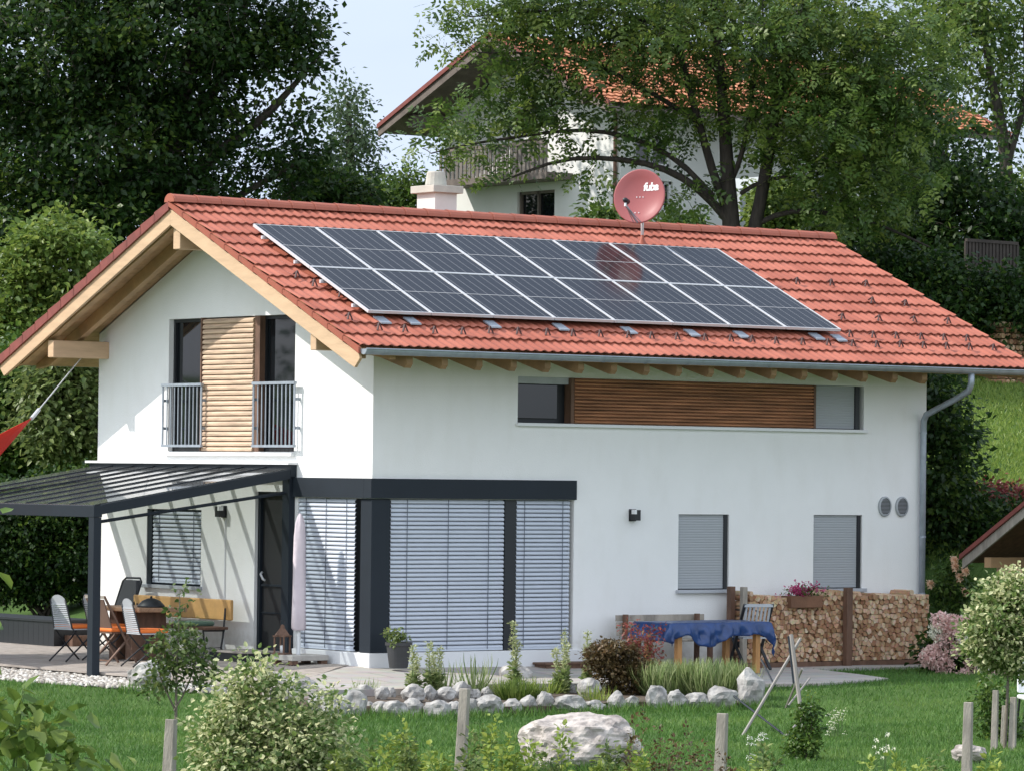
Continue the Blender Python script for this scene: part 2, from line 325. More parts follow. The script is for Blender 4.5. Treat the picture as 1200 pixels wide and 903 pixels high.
# ------------------------------------------------------------------ foliage helpers
def unit(a): return a/(np.linalg.norm(a, axis=-1, keepdims=True)+1e-9)
def scatter(tv, tf, P, D, Un, S, rnd):
    tv = np.asarray(tv, float); tf = np.asarray(tf, int); n = len(P); k = len(tv)
    X = unit(D); Z = Un-(Un*X).sum(-1, keepdims=True)*X; Z = unit(Z); Y = np.cross(Z, X)
    V = P[:, None]+S[:, None, None]*(tv[None, :, 0:1]*X[:, None]+tv[None, :, 1:2]*Y[:, None]+tv[None, :, 2:3]*Z[:, None])
    Fq = (tf[None]+np.arange(n)[:, None, None]*k).reshape(-1, tf.shape[1])
    return V.reshape(-1, 3), Fq, np.repeat(rnd, k)
LEAF1 = ([(0, 0, 0), (.45, -.3, .03), (1, 0, -.05), (.45, .3, .03)], [(0, 1, 2, 3)])
LEAF2 = ([(0, 0, 0), (.35, -.34, .08), (.75, -.22, .06), (1, 0, -.08), (.75, .22, .06), (.35, .34, .08), (.4, 0, 0)],
         [(0, 1, 2, 6), (6, 2, 3, 3), (6, 3, 4, 4), (0, 6, 4, 5)])
LEAF2 = ([(0, 0, 0), (.30, -.32, .08), (.72, -.22, .05), (1, 0, -.08), (.72, .22, .05), (.30, .32, .08)], [(0, 1, 2, 3), (0, 3, 4, 5)])
BLADE = ([(0, -.03, 0), (0, .03, 0), (.6, .022, .08), (.6, -.022, .08), (1, 0, -.02), (1, .004, -.02)], [(0, 1, 2, 3), (3, 2, 5, 4)])
def compound(npairs=3, ll=.42, lw=.15):
    v = []; f = []
    def leaflet(o, ang, L, W, z):
        c, s = math.cos(ang), math.sin(ang); n = len(v)
        for a, b_ in ((0, 0), (.5, -.5), (1, 0), (.5, .5)):
            xx = a*L; yy = b_*W; v.append((o[0]+c*xx-s*yy, o[1]+s*xx+c*yy, z-.1*a*L+o[2]))
        f.append((n, n+1, n+2, n+3))
    for i in range(npairs):
        t_ = .25+.6*i/max(1, npairs-1); z = -.18*t_*t_
        for sg in (-1, 1): leaflet((t_, 0, z), sg*1.0, ll*(1-.25*t_), lw, 0)
    leaflet((.85, 0, -.15), 0, ll*.8, lw, 0)
    return v, f
COMP = compound(3, .42, .17); COMPN = compound(4, .34, .12)
class Grow:
    def __init__(s): s.P = []; s.R = []; s.br = []
    def main(s, pts, r):
        pts = [np.array(p, float) for p in pts]; out = []; rr = []
        for i in range(len(pts)-1):
            m = max(2, int(np.linalg.norm(pts[i+1]-pts[i])/.35))
            for j in range(m):
                t = j/m; q = pts[i]*(1-t)+pts[i+1]*t
                out.append(q+RNG.normal(0, .018, 3)); rr.append(r[i]*(1-t)+r[i+1]*t)
        out.append(pts[-1]); rr.append(r[-1])
        for _ in range(2):
            for i in range(1, len(out)-1): out[i] = .25*out[i-1]+.5*out[i]+.25*out[i+1]
        s.P += out; s.R += rr; s.br.append((out, rr)); return s
    def attach(s, c, tip=.006, grow_=.010, sag=.12, minr=.0):
        A = np.array(s.P); d = A-c; L = np.linalg.norm(d, axis=1)
        cost = L+.35*np.maximum(0, A[:, 2]-c[2]); i = int(np.argmin(cost)); L = L[i]
        if L < .08: return
        a = A[i]; m = max(3, int(L/.25)); pts = []; rr = []
        r0 = min(s.R[i]*.75, tip+grow_*L+minr)
        off = RNG.normal(0, .10*L, 3)
        for j in range(m+1):
            t = j/m; q = a*(1-t)+c*t+off*math.sin(PI*t)*.6+np.array((0, 0, sag*L))*math.sin(PI*t)
            pts.append(q); rr.append(r0*(1-t)+tip*t)
        s.P += pts[1:]; s.R += rr[1:]; s.br.append((pts, rr))
    def mesh(s, name, m, parent, sides=6):
        mb = MB()
        for pts, rr in s.br: mb.tube(pts, rr, sides if max(rr) > .03 else 4, cap=False)
        return mb.build(name, m, parent, smooth=True, recalc=False)
def blob_points(blobs, n):
    """blobs: (centre, (ru,rz,rv), weight)"""
    W = np.array([b[2]*b[1][0]*b[1][1] for b in blobs]); W /= W.sum(); out = []
    for k, b in zip(RNG.multinomial(n, W), blobs):
        d = unit(RNG.normal(size=(k, 3))); r = RNG.uniform(.12, 1, (k, 1))**.42
        q = d*r; c = np.array(b[0]); ru, rz, rv = b[1]
        out.append(c+q[:, :1]*ru*RT+q[:, 1:2]*rz*UP+q[:, 2:3]*rv*FW)
    return np.concatenate(out)
def leaves(C, n, rc, size, tmpl, flat=.6, droop=.3, upj=.6, var=.45):
    m = len(C); per = RNG.poisson(n, m); idx = np.repeat(np.arange(m), per); tot = len(idx)
    off = RNG.normal(0, 1, (tot, 3))*rc; off[:, 2] *= flat
    P = C[idx]+off; D = unit(off)+RNG.normal(0, .6, (tot, 3)); D[:, 2] -= droop
    Un = np.array([0, 0, 1.])+RNG.normal(0, upj, (tot, 3)); S = size*RNG.uniform(.65, 1.3, tot)
    cr = RNG.uniform(0, 1, m)[idx]; rnd = np.clip((1-var)*RNG.uniform(0, 1, tot)+var*cr, 0, 1)
    return scatter(tmpl[0], tmpl[1], P, D, Un, S, rnd)
def PB(px, py, D, rx, ry, rv=None, wgt=1.):
    s_ = D/F; rv = (rx+ry)/2*s_ if rv is None else rv
    return (at(px, py, D), (rx*s_, ry*s_, rv), wgt)
def tree(name, label, cat, blobs, mains, nclus, nleaf, rc, size, lm, tmpl, bark=None, group=None, crown='crown', stem='trunk', base=None, **kw):
    if base is None: base = np.array(mains[0][0][0], float)
    T = thing(name, label, cat, base, group=group)
    gk = {k: kw.pop(k) for k in ('tip', 'grow_', 'sag', 'sides') if k in kw}; sides = gk.pop('sides', 6)
    G = Grow()
    for pts, r in mains: G.main([np.array(p, float)-base for p in pts], r)
    C = blob_points(blobs, nclus)-base
    order = np.argsort([np.min(np.linalg.norm(np.array(G.P)-c, axis=1)) for c in C])
    for i in order: G.attach(C[i], **gk)
    G.mesh(stem, bark or barkm, T, sides)
    V, Fq, rn = leaves(C, nleaf, rc, size, tmpl, **kw)
    npmesh(crown, V, Fq, lm, T, rn)
    return T
lm_dark = leafmat('leaf_dark', [(.010, .028, .007), (.024, .060, .012), (.11, .17, .028)], .4, pos=[0, .6, 1])
lm_mid = leafmat('leaf_mid', [(.022, .055, .010), (.055, .115, .02), (.15, .22, .045)], .35)
lm_light = leafmat('leaf_light', [(.045, .095, .018), (.12, .19, .035), (.25, .31, .08)], .35)
lm_far = leafmat('leaf_far', [(.03, .06, .025), (.06, .10, .045), (.09, .14, .06)], .3)
lm_ash = leafmat('leaf_ash', [(.014, .036, .009), (.07, .13, .025), (.21, .27, .06)], .35)
lm_shrub = leafmat('leaf_shrub', [(.05, .09, .02), (.12, .17, .05), (.24, .29, .10)], .35)
lm_varieg = leafmat('leaf_variegated', [(.06, .12, .03), (.14, .21, .06), (.62, .62, .36)], .35, pos=[0, .45, .74])
lm_red = leafmat('leaf_reddish', [(.05, .03, .02), (.09, .07, .025), (.16, .10, .05)], .3)
lm_pinkred = leafmat('leaf_pinkred', [(.14, .04, .03), (.25, .06, .05), (.10, .12, .04)], .3)
lm_grassy = leafmat('leaf_grassy', [(.10, .16, .05), (.19, .26, .09), (.34, .38, .19)], .3)
lm_young = leafmat('leaf_young', [(.03, .06, .014), (.07, .12, .03), (.17, .20, .07)], .35)
lm_meadow = leafmat('meadow_blade', [(.10, .18, .03), (.16, .25, .045), (.26, .33, .08)], .35)
lm_cream = leafmat('plume_cream', [(.20, .24, .10), (.36, .40, .20), (.50, .52, .32)], .3)
lm_yel = leafmat('leaf_yellowgreen', [(.10, .17, .03), (.20, .28, .05), (.36, .42, .10)], .35)
lm_purple = leafmat('petal_purple', [(.26, .015, .08), (.45, .04, .15), (.60, .25, .36)], .3)
lm_pink = leafmat('petal_pink', [(.52, .30, .28), (.70, .50, .46), (.78, .72, .64)], .3)
lm_peach = leafmat('petal_peach', [(.80, .45, .30), (.85, .62, .42), (.8, .72, .55)], .3)
lm_white = leafmat('petal_white', [(.7, .7, .6), (.8, .8, .72), (.8, .78, .5)], .3)
lm_lawn = leafmat('grass_blade', [(.040, .105, .017), (.070, .165, .028), (.14, .23, .05)], .25, .6)

# ================================================================== MAIN HOUSE
L, W = 10.11, 7.15
YR, ZR, SL = 3.575, 6.39, .45
def ztop(y): return ZR-SL*abs(y-YR)
H = thing('house', 'white rendered two-storey house with red tiled gable roof and anthracite window corner', 'house')
PL = lambda u, z, d: (u, d, z)          # long wall, d inwards
PG = lambda u, z, d: (d, u, z)          # gable wall
def wall(mb, P, u0, u1, z0, top, holes, extra=(), rev=.14):
    uc = sorted({u0, u1, *extra}|{h[0] for h in holes}|{h[1] for h in holes}); zc = sorted({z0}|{h[2] for h in holes}|{h[3] for h in holes})
    for a, b in zip(uc[:-1], uc[1:]):
        for i, z in enumerate(zc):
            last = i == len(zc)-1; zn = None if last else zc[i+1]
            cu = (a+b)/2; cz = z+.01
            if any(h[0] < cu < h[1] and h[2] < cz < h[3] for h in holes): continue
            if last: mb.add([P(a, z, 0), P(b, z, 0), P(b, top(b), 0), P(a, top(a), 0)], [(0, 1, 2, 3)])
            else: mb.add([P(a, z, 0), P(b, z, 0), P(b, zn, 0), P(a, zn, 0)], [(0, 1, 2, 3)])
    for a, b, c, d in holes:
        for (p, q) in (((a, c), (b, c)), ((b, c), (b, d)), ((b, d), (a, d)), ((a, d), (a, c))):
            mb.add([P(*p, 0), P(*q, 0), P(*q, rev), P(*p, rev)], [(0, 1, 2, 3)])
def BX(mb, P, u0, u1, z0, z1, d0, d1):
    a = P(u0, z0, d0); b = P(u1, z1, d1); return mb.box([min(i, j) for i, j in zip(a, b)], [max(i, j) for i, j in zip(a, b)])
wtop = lambda y: ztop(y)-.16
GZ0, GZ1, GY0, GY1 = 2.89, 4.80, 1.91, 5.20          # french window
holesG = [(GY0, GY1, GZ0, GZ1), (4.27, 5.74, .95, 2.05), (2.08, 2.87, .08, 2.33), (.25, 1.80, .17, 2.26)]
holesL = [(2.45, 8.86, 3.33, 3.97), (5.35, 6.29, .99, 2.07), (7.90, 8.85, .99, 2.07), (.30, 3.46, .17, 2.26)]
mb = MB()
wall(mb, PL, 0, L, -.5, lambda u: wtop(0), holesL)
wall(mb, PG, 0, W, -.5, wtop, holesG, extra=(YR,))
mb.add([(L, 0, -.5), (L, W, -.5), (L, W, wtop(W)), (L, YR, wtop(YR)), (L, 0, wtop(0))], [(0, 1, 2, 3, 4)])
mb.add([(0, W, -.5), (L, W, -.5), (L, W, wtop(W)), (0, W, wtop(W))], [(0, 1, 2, 3)])
mb.build('wall', plaster, H, recalc=False)
# base plinth of the bay
mb = MB(); mb.box((-.05, -.05, -.12), (3.6, .14, .165)); mb.box((-.05, .14, -.12), (.14, 1.83, .165)); mb.build('plinth', whitem, H, bevel=.005)
# anthracite lintel round the corner and the corner column
mb = MB(); mb.box((-.05, -.05, 2.265), (3.47, .13, 2.535)); mb.box((-.05, .13, 2.265), (.13, 1.86, 2.535)); lint = mb.build('lintel', anth, H, bevel=.004)
mb = MB(); mb.prism([(-.012, -.012), (.30, -.012), (.30, .13), (.13, .13), (.13, .25), (-.012, .25)], 'z', .17, 2.26); mb.build('corner_column', anth, H, bevel=.01)

cordm = mat('blind_cord', (.12, .14, .18), .7)
def blind(P, u0, u1, z0, z1, d, par, n=None, cords=3, tilt=1., name='venetian_blind'):
    n = n or int((z1-z0)/.0585); mb = MB(); pitch = (z1-z0)/n
    for i in range(n):
        zt = z0+(i+1)*pitch-.004; hgt_ = pitch*.86; jd = random.uniform(-.001, .001)
        prof = [(0.012, 0), (-.012, -.30), (-.020, -.65), (-.014, -1.)]
        top = [(dd*tilt+d+jd, zt+z_*hgt_) for dd, z_ in prof]
        vs2 = []
        for dd, z_ in top: vs2 += [P(u0, z_, dd), P(u1, z_, dd)]
        for dd, z_ in top: vs2 += [P(u0, z_, dd+.004), P(u1, z_, dd+.004)]
        fs = [(2*k_, 2*k_+1, 2*k_+3, 2*k_+2) for k_ in range(3)]+[(8+2*k_, 8+2*k_+1, 8+2*k_+3, 8+2*k_+2) for k_ in range(3)]
        mb.add(vs2, fs)
    BX(mb, P, u0, u1, z0-.02, z0+.004, d-.018, d+.012)
    o = mb.build(name, slatm, par, recalc=False)
    for c in ([.14, .86] if cords == 2 else [.14, .5, .86]):
        u = u0+(u1-u0)*c; BX(MB(), P, u-.004, u+.004, z0, z1, d-.028, d-.022).build('ladder_cord', cordm, o)
    return o
def pane(P, u0, u1, z0, z1, d, m=glass, name='window'): return BX(MB(), P, u0, u1, z0, z1, d, d+.03).build(name, m, H)
def frame(P, u0, u1, z0, z1, d, t, par, m=anth, mull=(), th=.04, name='frame'):
    mb = MB(); BX(mb, P, u0, u0+t, z0, z1, d-th, d-.002); BX(mb, P, u1-t, u1, z0, z1, d-th, d-.002)
    BX(mb, P, u0+t, u1-t, z1-t, z1, d-th, d-.002); BX(mb, P, u0+t, u1-t, z0, z0+t, d-th, d-.002)
    for u in mull: BX(mb, P, u-t/2, u+t/2, z0+t, z1-t, d-th, d-.003)
    return mb.build(name, m, par)
# bay: gable side blind, long side two blinds
w1 = pane(PG, .25, 1.80, .17, 2.26, .13, anthd); blind(PG, .42, 1.79, .20, 2.255, .03, w1, cords=3)
w2 = pane(PL, .30, 2.26, .17, 2.26, .13, anthd); blind(PL, .33, 2.25, .20, 2.255, .035, w2, cords=3); 
w3 = pane(PL, 2.45, 3.46, .17, 2.26, .13, anthd); blind(PL, 2.47, 3.40, .20, 2.255, .035, w3, cords=2)
MB().box((2.26, .01, .17), (2.45, .16, 2.26)).build('bay_mullion', anthd, H)
# door
mb = MB(); BX(mb, PG, 2.08, 2.87, .08, 2.33, .10, .14); door = mb.build('screen_door', mesh_dark, H)
frame(PG, 2.08, 2.87, .08, 2.33, .10, .06, door, anth, th=.05)
BX(MB(), PG, 2.14, 2.81, 1.0, 1.03, .07, .099).build('cross_bar', anth, door); BX(MB(), PG, 2.14, 2.81, .62, .64, .08, .099).build('cross_bar', anth, door)
MB().tube([(.05, 2.74, 1.20), (.02, 2.74, 1.17), (.02, 2.68, 1.10), (.05, 2.66, 1.08)], .018, 6).build('handle', alu, door, smooth=True)
mb = MB(); BX(mb, PG, 2.03, 2.95, .02, .075, -.06, .12); mb.build('door_sill', whitem, door)
# pergola-side panel left of the bay
MB().box((-.10, 1.865, -.05), (-.002, 2.04, 2.60)).build('side_post', anth, H, bevel=.004)
# french window: glass / larch shutter / glass
fw = pane(PG, GY0, GY1, GZ0, GZ1, .12); fr = frame(PG, GY0, GY1, GZ0, GZ1, .12, .05, fw, anthd, mull=(4.27, 2.80))
mb = MB(); BX(mb, PG, 2.80, 4.27, GZ0+.05, GZ1-.02, .0, .05)
n = 26
for i in range(n):
    z = GZ0+.0+(GZ1-GZ0-.02)/n*i; zz = (GZ1-GZ0-.02)/n
    mb.prism([(-.005, z+.004), (-.036, z+.008), (-.038, z+zz*.5), (-.024, z+zz-.012), (-.005, z+zz-.008)], 'y', 2.93, 4.245)
# prism 'y' expects (x,z)
mb.build('shutter', larchv, fw)
BX(MB(), PG, 4.248, 4.275, GZ0+.001, GZ1-.001, -.05, .05).build('shutter_post', browns, fw); BX(MB(), PG, 2.79, 2.918, GZ0+.001, GZ1-.001, -.01, .09).build('shutter_post', browns, fw)
mb = MB(); BX(mb, PG, GY0-.03, GY1+.05, GZ0-.06, GZ0-.012, -.07, .10); mb.build('sill', whitem, fw, bevel=.004)
for (a, b) in ((4.15, 5.22), (1.76, 2.83)):
    mb = MB(); X = -.09; mb.box((X-.025, a, 3.825), (X+.025, b, 3.865)); mb.box((X-.02, a, 2.95), (X+.02, b, 2.985))
    r_ = MB(); k = 10
    for i in range(k+1):
        y = a+.03+(b-a-.06)*i/k; r_.box((X-.006, y-.009, 2.986), (X+.006, y+.009, 3.824))
    for y in (a+.012, b-.012): mb.box((X-.010, y-.008, 2.986), (X+.010, y+.008, 3.824)); mb.box((X+.021, y-.012, 3.2), (-.001, y+.012, 3.24)); mb.box((X+.021, y-.012, 3.6), (-.001, y+.012, 3.64))
    rl = mb.build('railing', zinc, fw); r_.build('balusters', zinc, rl)
# lower gable window
gw = pane(PG, 4.27, 5.74, .95, 2.05, .12, glass); frame(PG, 4.27, 5.74, .95, 2.05, .12, .07, gw, anth, th=.08)
blind(PG, 4.31, 5.60, 1.0, 2.03, .035, gw, n=17, cords=2)
mb = MB(); BX(mb, PG, 4.22, 5.80, .90, .95, -.06, .11); mb.build('sill', greyf, gw, bevel=.004)
mb = MB(); BX(mb, PG, 5.62, 5.74, .95, 2.05, .012, .06); mb.build('guide_rail', anth, gw)
# upper strip window on the long wall
sw = pane(PL, 2.45, 8.86, 3.33, 3.97, .13, anthd, 'strip_window')
mb = MB(); BX(mb, PL, 2.50, 3.20, 3.40, 3.86, .085, .129); mb.build('pane', glass, sw)
mb = MB(); BX(mb, PL, 2.452, 3.36, 3.875, 3.968, .03, .12); mb.build('blind_box', greyf, sw)
mb = MB(); BX(mb, PL, 3.42, 7.86, 3.335, 3.965, .02, .12)
n = 13; zz = .62/n
for i in range(n):
    z = 3.34+zz*i; mb.prism([(.018, z+.004), (-.03, z+.008), (-.036, z+zz*.6), (-.012, z+zz-.007), (.018, z+zz-.003)], 'x', 3.43, 7.85)
mb.build('slat_panel', larchh, sw, recalc=True)
BX(MB(), PL, 3.36, 3.42, 3.335, 3.965, -.03, .12).build('panel_edge', browns, sw); BX(MB(), PL, 7.86, 7.90, 3.335, 3.965, -.03, .12).build('panel_edge', browns, sw)
def shutter(u0, u1, z0, z1, d, par):
    mb = MB(); n = int((z1-z0)/.036); p = (z1-z0)/n
    for i in range(n):
        z = z0+p*i; mb.prism([(d, z+.001), (d-.003, z+.005), (d-.0045, z+p*.5), (d-.003, z+p-.003), (d, z+p-.0005)], 'x', u0, u1)
    BX(mb, PL, u0, u1, z0, z1, d+.001, d+.02)
    return mb.build('roller_shutter', shutm, par)
shutter(7.90, 8.72, 3.34, 3.965, .06, sw)
mb = MB(); BX(mb, PL, 8.72, 8.80, 3.335, 3.965, .03, .11); mb.build('guide_rail', anthd, sw)
mb = MB(); BX(mb, PL, 2.42, 8.90, 3.285, 3.33, -.06, .12); mb.build('sill', whitem, sw, bevel=.004)
for a, b in ((5.35, 6.29), (7.90, 8.85)):
    ww = pane(PL, a, b, .99, 2.07, .13, anthd)
    shutter(a+.01, b-.075, 1.0, 2.065, .045, ww)
    mb = MB(); BX(mb, PL, b-.075, b-.015, .99, 2.068, .02, .12); mb.build('guide_rail', anthd, ww)
    mb = MB(); BX(mb, PL, a-.04, b+.05, .94, .99, -.07, .11); mb.build('sill', greyf, ww, bevel=.004)
# vent grilles
for x in (9.28, 9.62):
    mb = MB(); c = np.array((x, -.02, 2.20))
    prof = [(.15, 0), (.15, .03), (.125, .04), (.12, .02), (0.001, .02)]; n0 = 24; mb.v = []
    for r_, h_ in prof:
        for k in range(n0): mb.v.append((x+r_*.82*math.cos(2*PI*k/n0), .0-h_, 2.20+r_*math.sin(2*PI*k/n0)))
    for i in range(len(prof)-1):
        for k in range(n0): a = i*n0+k; b = i*n0+(k+1) % n0; mb.f.append((a, b, b+n0, a+n0))
    vg = mb.build('vent_grille', shutm, H)
    mb = MB()
    for i in range(-5, 6): z = 2.20+i*.02; hw = .82*math.sqrt(max(0, .118**2-(i*.02)**2)); mb.box((x-hw, -.030, z-.004), (x+hw, -.0215, z+.004))
    mb.build('louvre', anthd, vg)
MB().tube([(-.012, 3.62, 1.93), (-.012, 3.62, .05)], .009, 5).build('conduit', whitem, H)

# ---- roof
RX0, RX1 = -1.03, 11.30
def tile_slope(sgn, x0, x1, yr, zr, sl, ye, ncourse, name, m, parent, hump=.15, amp=.018, step=.031, seed=3, spp=6):
    rg = np.random.default_rng(seed); nx = int((x1-x0)/hump*spp)+1; X = np.linspace(x0, x1, nx)
    ph = ((X-x0)/hump) % 1; wv = np.where(ph < .62, np.sin(PI*ph/.62), -.28*np.sin(PI*(ph-.62)/.38))*amp
    tid = ((X-x0)/(hump*2)).astype(int); V = []; rn = []; rows = []; n = 0
    dy = abs(ye-yr)/ncourse; cs = 1/math.sqrt(1+sl*sl); nrm = np.array((0, sgn*sl*cs, cs))
    for c in range(ncourse):
        tr = rg.uniform(0, 1, tid.max()+1); lift = rg.normal(0, .0022, tid.max()+1)[tid]
        for t, hh in ((0, 0), (.5, step*.5), (.97, step), (1.0, step-.004), (1.0, -.004)):
            d = (c+(t if hh >= 0 else .88))*dy; y = yr+sgn*d; z = zr-sl*d; h = wv+hh+lift*(t > .3)
            if t == 1.0 and hh < 0: h = wv*.8+hh+.012
            V.append(np.stack([X, y+h*nrm[1], z+h*nrm[2]], -1)); rn.append(tr[tid])
    V = np.concatenate(V); rn = np.concatenate(rn); R_ = ncourse*5
    idx = np.arange(R_*nx).reshape(R_, nx)
    Fq = np.stack([idx[:-1, :-1], idx[1:, :-1], idx[1:, 1:], idx[:-1, 1:]], -1).reshape(-1, 4)
    if sgn > 0: Fq = Fq[:, ::-1]
    return npmesh(name, V, Fq, m, parent, rn, smooth=False)
roof = tile_slope(-1, RX0, RX1, YR, ZR, SL, -1.16, 13, 'roof', tilem, H)
rb = tile_slope(1, RX0, RX1, YR, ZR, SL, 2*YR+1.16, 13, 'roof', tilem, H, seed=5)
# ridge caps
mb = MB(); x = RX0-.02; i = 0
while x < RX1-.02:
    x1 = min(x+.40, RX1+.02); n0 = len(mb.v)
    for (xx, r_) in ((x, .128), (x+.02, .133), (x+.05, .128), (x1+.01, .120)):
        for k in range(9):
            a = PI*k/8; mb.v.append((xx, YR+math.cos(a)*r_*1.05, ZR-.005+math.sin(a)*r_*.92))
    for j in range(3):
        for k in range(8): a = n0+j*9+k; mb.f.append((a, a+1, a+10, a+9))
    x = x1
n0 = len(mb.v)
for xx in (RX0-.021, RX1+.021):
    n0 = len(mb.v); mb.v += [(xx, YR+math.cos(PI*k/8)*.13, ZR-.005+math.sin(PI*k/8)*.12) for k in range(9)]; mb.f.append(tuple(range(n0, n0+9)))
rc_ = mb.build('ridge_cap', tilem, roof, recalc=False)
a = rc_.data.attributes.new('rnd', 'FLOAT', 'POINT'); a.data.foreach_set('value', [.35]*len(rc_.data.vertices))
# verge tiles along the gable edges (stepped)
for sg in (1, -1):
    for xx in (RX0-.035, RX1+.0):
        mb = MB(); vd = .09 if sg > 0 else .15
        for c in range(13):
            dy = (YR+1.16)/13; d0, d1 = c*dy, (c+1)*dy+.01
            y0, y1 = YR-sg*d0, YR-sg*d1; za, zb = ZR-SL*d0+.004, ZR-SL*d1+.030
            if sg > 0: za -= .012; zb -= .022
            mb.add([(xx, y0, za), (xx, y1, zb), (xx, y1, zb-vd), (xx, y0, za-vd+.03), (xx+.034, y0, za), (xx+.034, y1, zb), (xx+.034, y1, zb-vd), (xx+.034, y0, za-vd+.03)],
                   [(0, 1, 2, 3), (4, 7, 6, 5), (0, 4, 5, 1), (1, 5, 6, 2), (2, 6, 7, 3), (3, 7, 4, 0)])
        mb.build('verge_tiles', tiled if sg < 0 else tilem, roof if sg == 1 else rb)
# soffit boards
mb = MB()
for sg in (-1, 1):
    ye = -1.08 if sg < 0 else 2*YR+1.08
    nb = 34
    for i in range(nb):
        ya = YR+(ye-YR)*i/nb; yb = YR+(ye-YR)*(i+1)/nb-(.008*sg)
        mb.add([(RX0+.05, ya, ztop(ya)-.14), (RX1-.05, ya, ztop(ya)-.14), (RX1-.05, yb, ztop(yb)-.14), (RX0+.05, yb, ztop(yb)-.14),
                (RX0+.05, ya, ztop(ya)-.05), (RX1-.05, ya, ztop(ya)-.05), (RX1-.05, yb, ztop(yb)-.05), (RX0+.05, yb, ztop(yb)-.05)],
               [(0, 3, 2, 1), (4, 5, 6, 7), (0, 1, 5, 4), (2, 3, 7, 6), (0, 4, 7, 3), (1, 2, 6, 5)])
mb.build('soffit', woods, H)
# bargeboards
for xx in (RX0+.0, RX1-.05):
    for sg in (-1, 1):
        ye = YR+sg*(YR+1.13); mb = MB(); s0, s1 = .105, .33
        pts = [(YR, ZR-s0), (ye, ztop(ye)-s0), (ye+sg*.02, ztop(ye)-s0-.06), (ye-sg*.10, ztop(ye)-s1+.05), (ye-sg*.22, ztop(ye-sg*.22)-s1), (YR, ZR-s1)]
        mb.prism(pts, 'x', xx, xx+.045); mb.build('bargeboard', woodl, H, bevel=.004)
# overhang rafters and eave rafters
def rafter(x, sg, wd=.10, dep=.20, m=woods):
    ye = YR+sg*(YR+1.04); y2 = YR+sg*(YR+.62); t = .142
    MB().prism([(YR, ZR-t), (ye, ztop(ye)-t), (ye, ztop(ye)-t-.06), (y2, ztop(y2)-t-dep+.01), (YR, ZR-t-dep)], 'x', x-wd/2, x+wd/2).build('rafter', m, H, bevel=.004)
for x in (-.90, -.42, L+.42, L+.92): rafter(x, -1); rafter(x, 1)
xr0 = onY(497, 421, -.85)[0]-.05; xr1 = onY(1081, 437, -.85)[0]; 
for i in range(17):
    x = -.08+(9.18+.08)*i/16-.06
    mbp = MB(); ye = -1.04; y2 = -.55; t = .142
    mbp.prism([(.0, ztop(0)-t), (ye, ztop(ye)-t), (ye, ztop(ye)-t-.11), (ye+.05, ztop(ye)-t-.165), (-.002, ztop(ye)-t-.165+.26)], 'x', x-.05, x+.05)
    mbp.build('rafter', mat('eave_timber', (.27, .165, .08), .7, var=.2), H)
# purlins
for (ya, yb, za, zb) in ((3.42, 3.60, 5.72, 6.04), (6.86, 7.02, 4.25, 4.50), (-.02, .12, 4.24, 4.46)):
    MB().box((-.96, ya, za), (0.0, yb, zb)).build('purlin', woodl, H, bevel=.01)
    MB().box((L, ya, za), (L+.96, yb, zb)).build('purlin', woodl, H, bevel=.01)
# gutters
def gutter(yc, zc, x0, x1, r=.075):
    pr = [(yc+r*math.cos(a), zc+r*math.sin(a)) for a in np.linspace(PI, 2*PI, 9)]+[(yc+(r-.008)*math.cos(a), zc+(r-.008)*math.sin(a)) for a in np.linspace(2*PI, PI, 9)]
    mb = MB(); k = len(pr); mb.add([(x0, y, z) for y, z in pr]+[(x1, y, z) for y, z in pr], [(i, (i+1) % k, (i+1) % k+k, i+k) for i in range(k)])
    for xx in (x0, x1): mb.add([(xx, y, z) for y, z in pr[:9]], [tuple(range(9))])
    mb.tube([(x0, yc-r, zc), (x1, yc-r, zc)], .012, 6)
    g_ = mb.build('gutter', zinc, H); x = x0+.3
    while x < x1:
        pr2 = [(yc+(r+.006)*math.cos(a), zc+(r+.006)*math.sin(a)) for a in np.linspace(PI, 2*PI, 9)]
        MB().add([(x, y, z) for y, z in pr2]+[(x+.03, y, z) for y, z in pr2], [(i, i+1, i+10, i+9) for i in range(8)]).build('gutter_bracket', zinc, g_); x += .74
gutter(-1.235, 4.235, RX0-.0, RX1+.02); gutter(2*YR+1.235, 4.235, RX0, RX1+.02)
xd = 9.98
MB().tube([(9.88, -1.22, 4.17), (9.88, -1.22, 4.02), (9.89, -1.16, 3.92), (9.92, -.85, 3.80), (9.96, -.40, 3.66), (xd, -.14, 3.57), (xd, -.085, 3.48), (xd, -.08, 3.2), (xd, -.08, -.2)], .048, 10).build('downpipe', zinc, H, smooth=True)
mb = MB()
for z in (3.3, 1.75, .9): mb.lathe([(.053, -.015), (.053, .015)], (xd, -.08, z), 10)
mb.build('pipe_clip', zinc, H)
# chimney
cc = (4.12, 4.30); ch = MB().box((cc[0]-.20, cc[1]-.23, 5.9), (cc[0]+.20, cc[1]+.23, 6.80)).build('chimney', mat('chimney_render', (.60, .58, .55), .9, var=.06), roof)
mb = MB().box((cc[0]-.275, cc[1]-.30, 6.79), (cc[0]+.275, cc[1]+.30, 6.90)); ch.name = 'chimney'
mb.lathe([(.155, 6.89), (.165, 6.92), (.14, 7.10), (.13, 7.12), (.10, 7.12)], (cc[0]-.02, cc[1], 0), 16)
cp = mb.build('chimney_cap', mat('chimney_cap', (.44, .42, .37), .85, var=.12, bump=.2), roof, bevel=.008)
MB().box((cc[0]-.24, cc[1]-.27, 6.02), (cc[0]+.24, cc[1]+.27, 6.50)).build('chimney_flashing', zinc, roof)
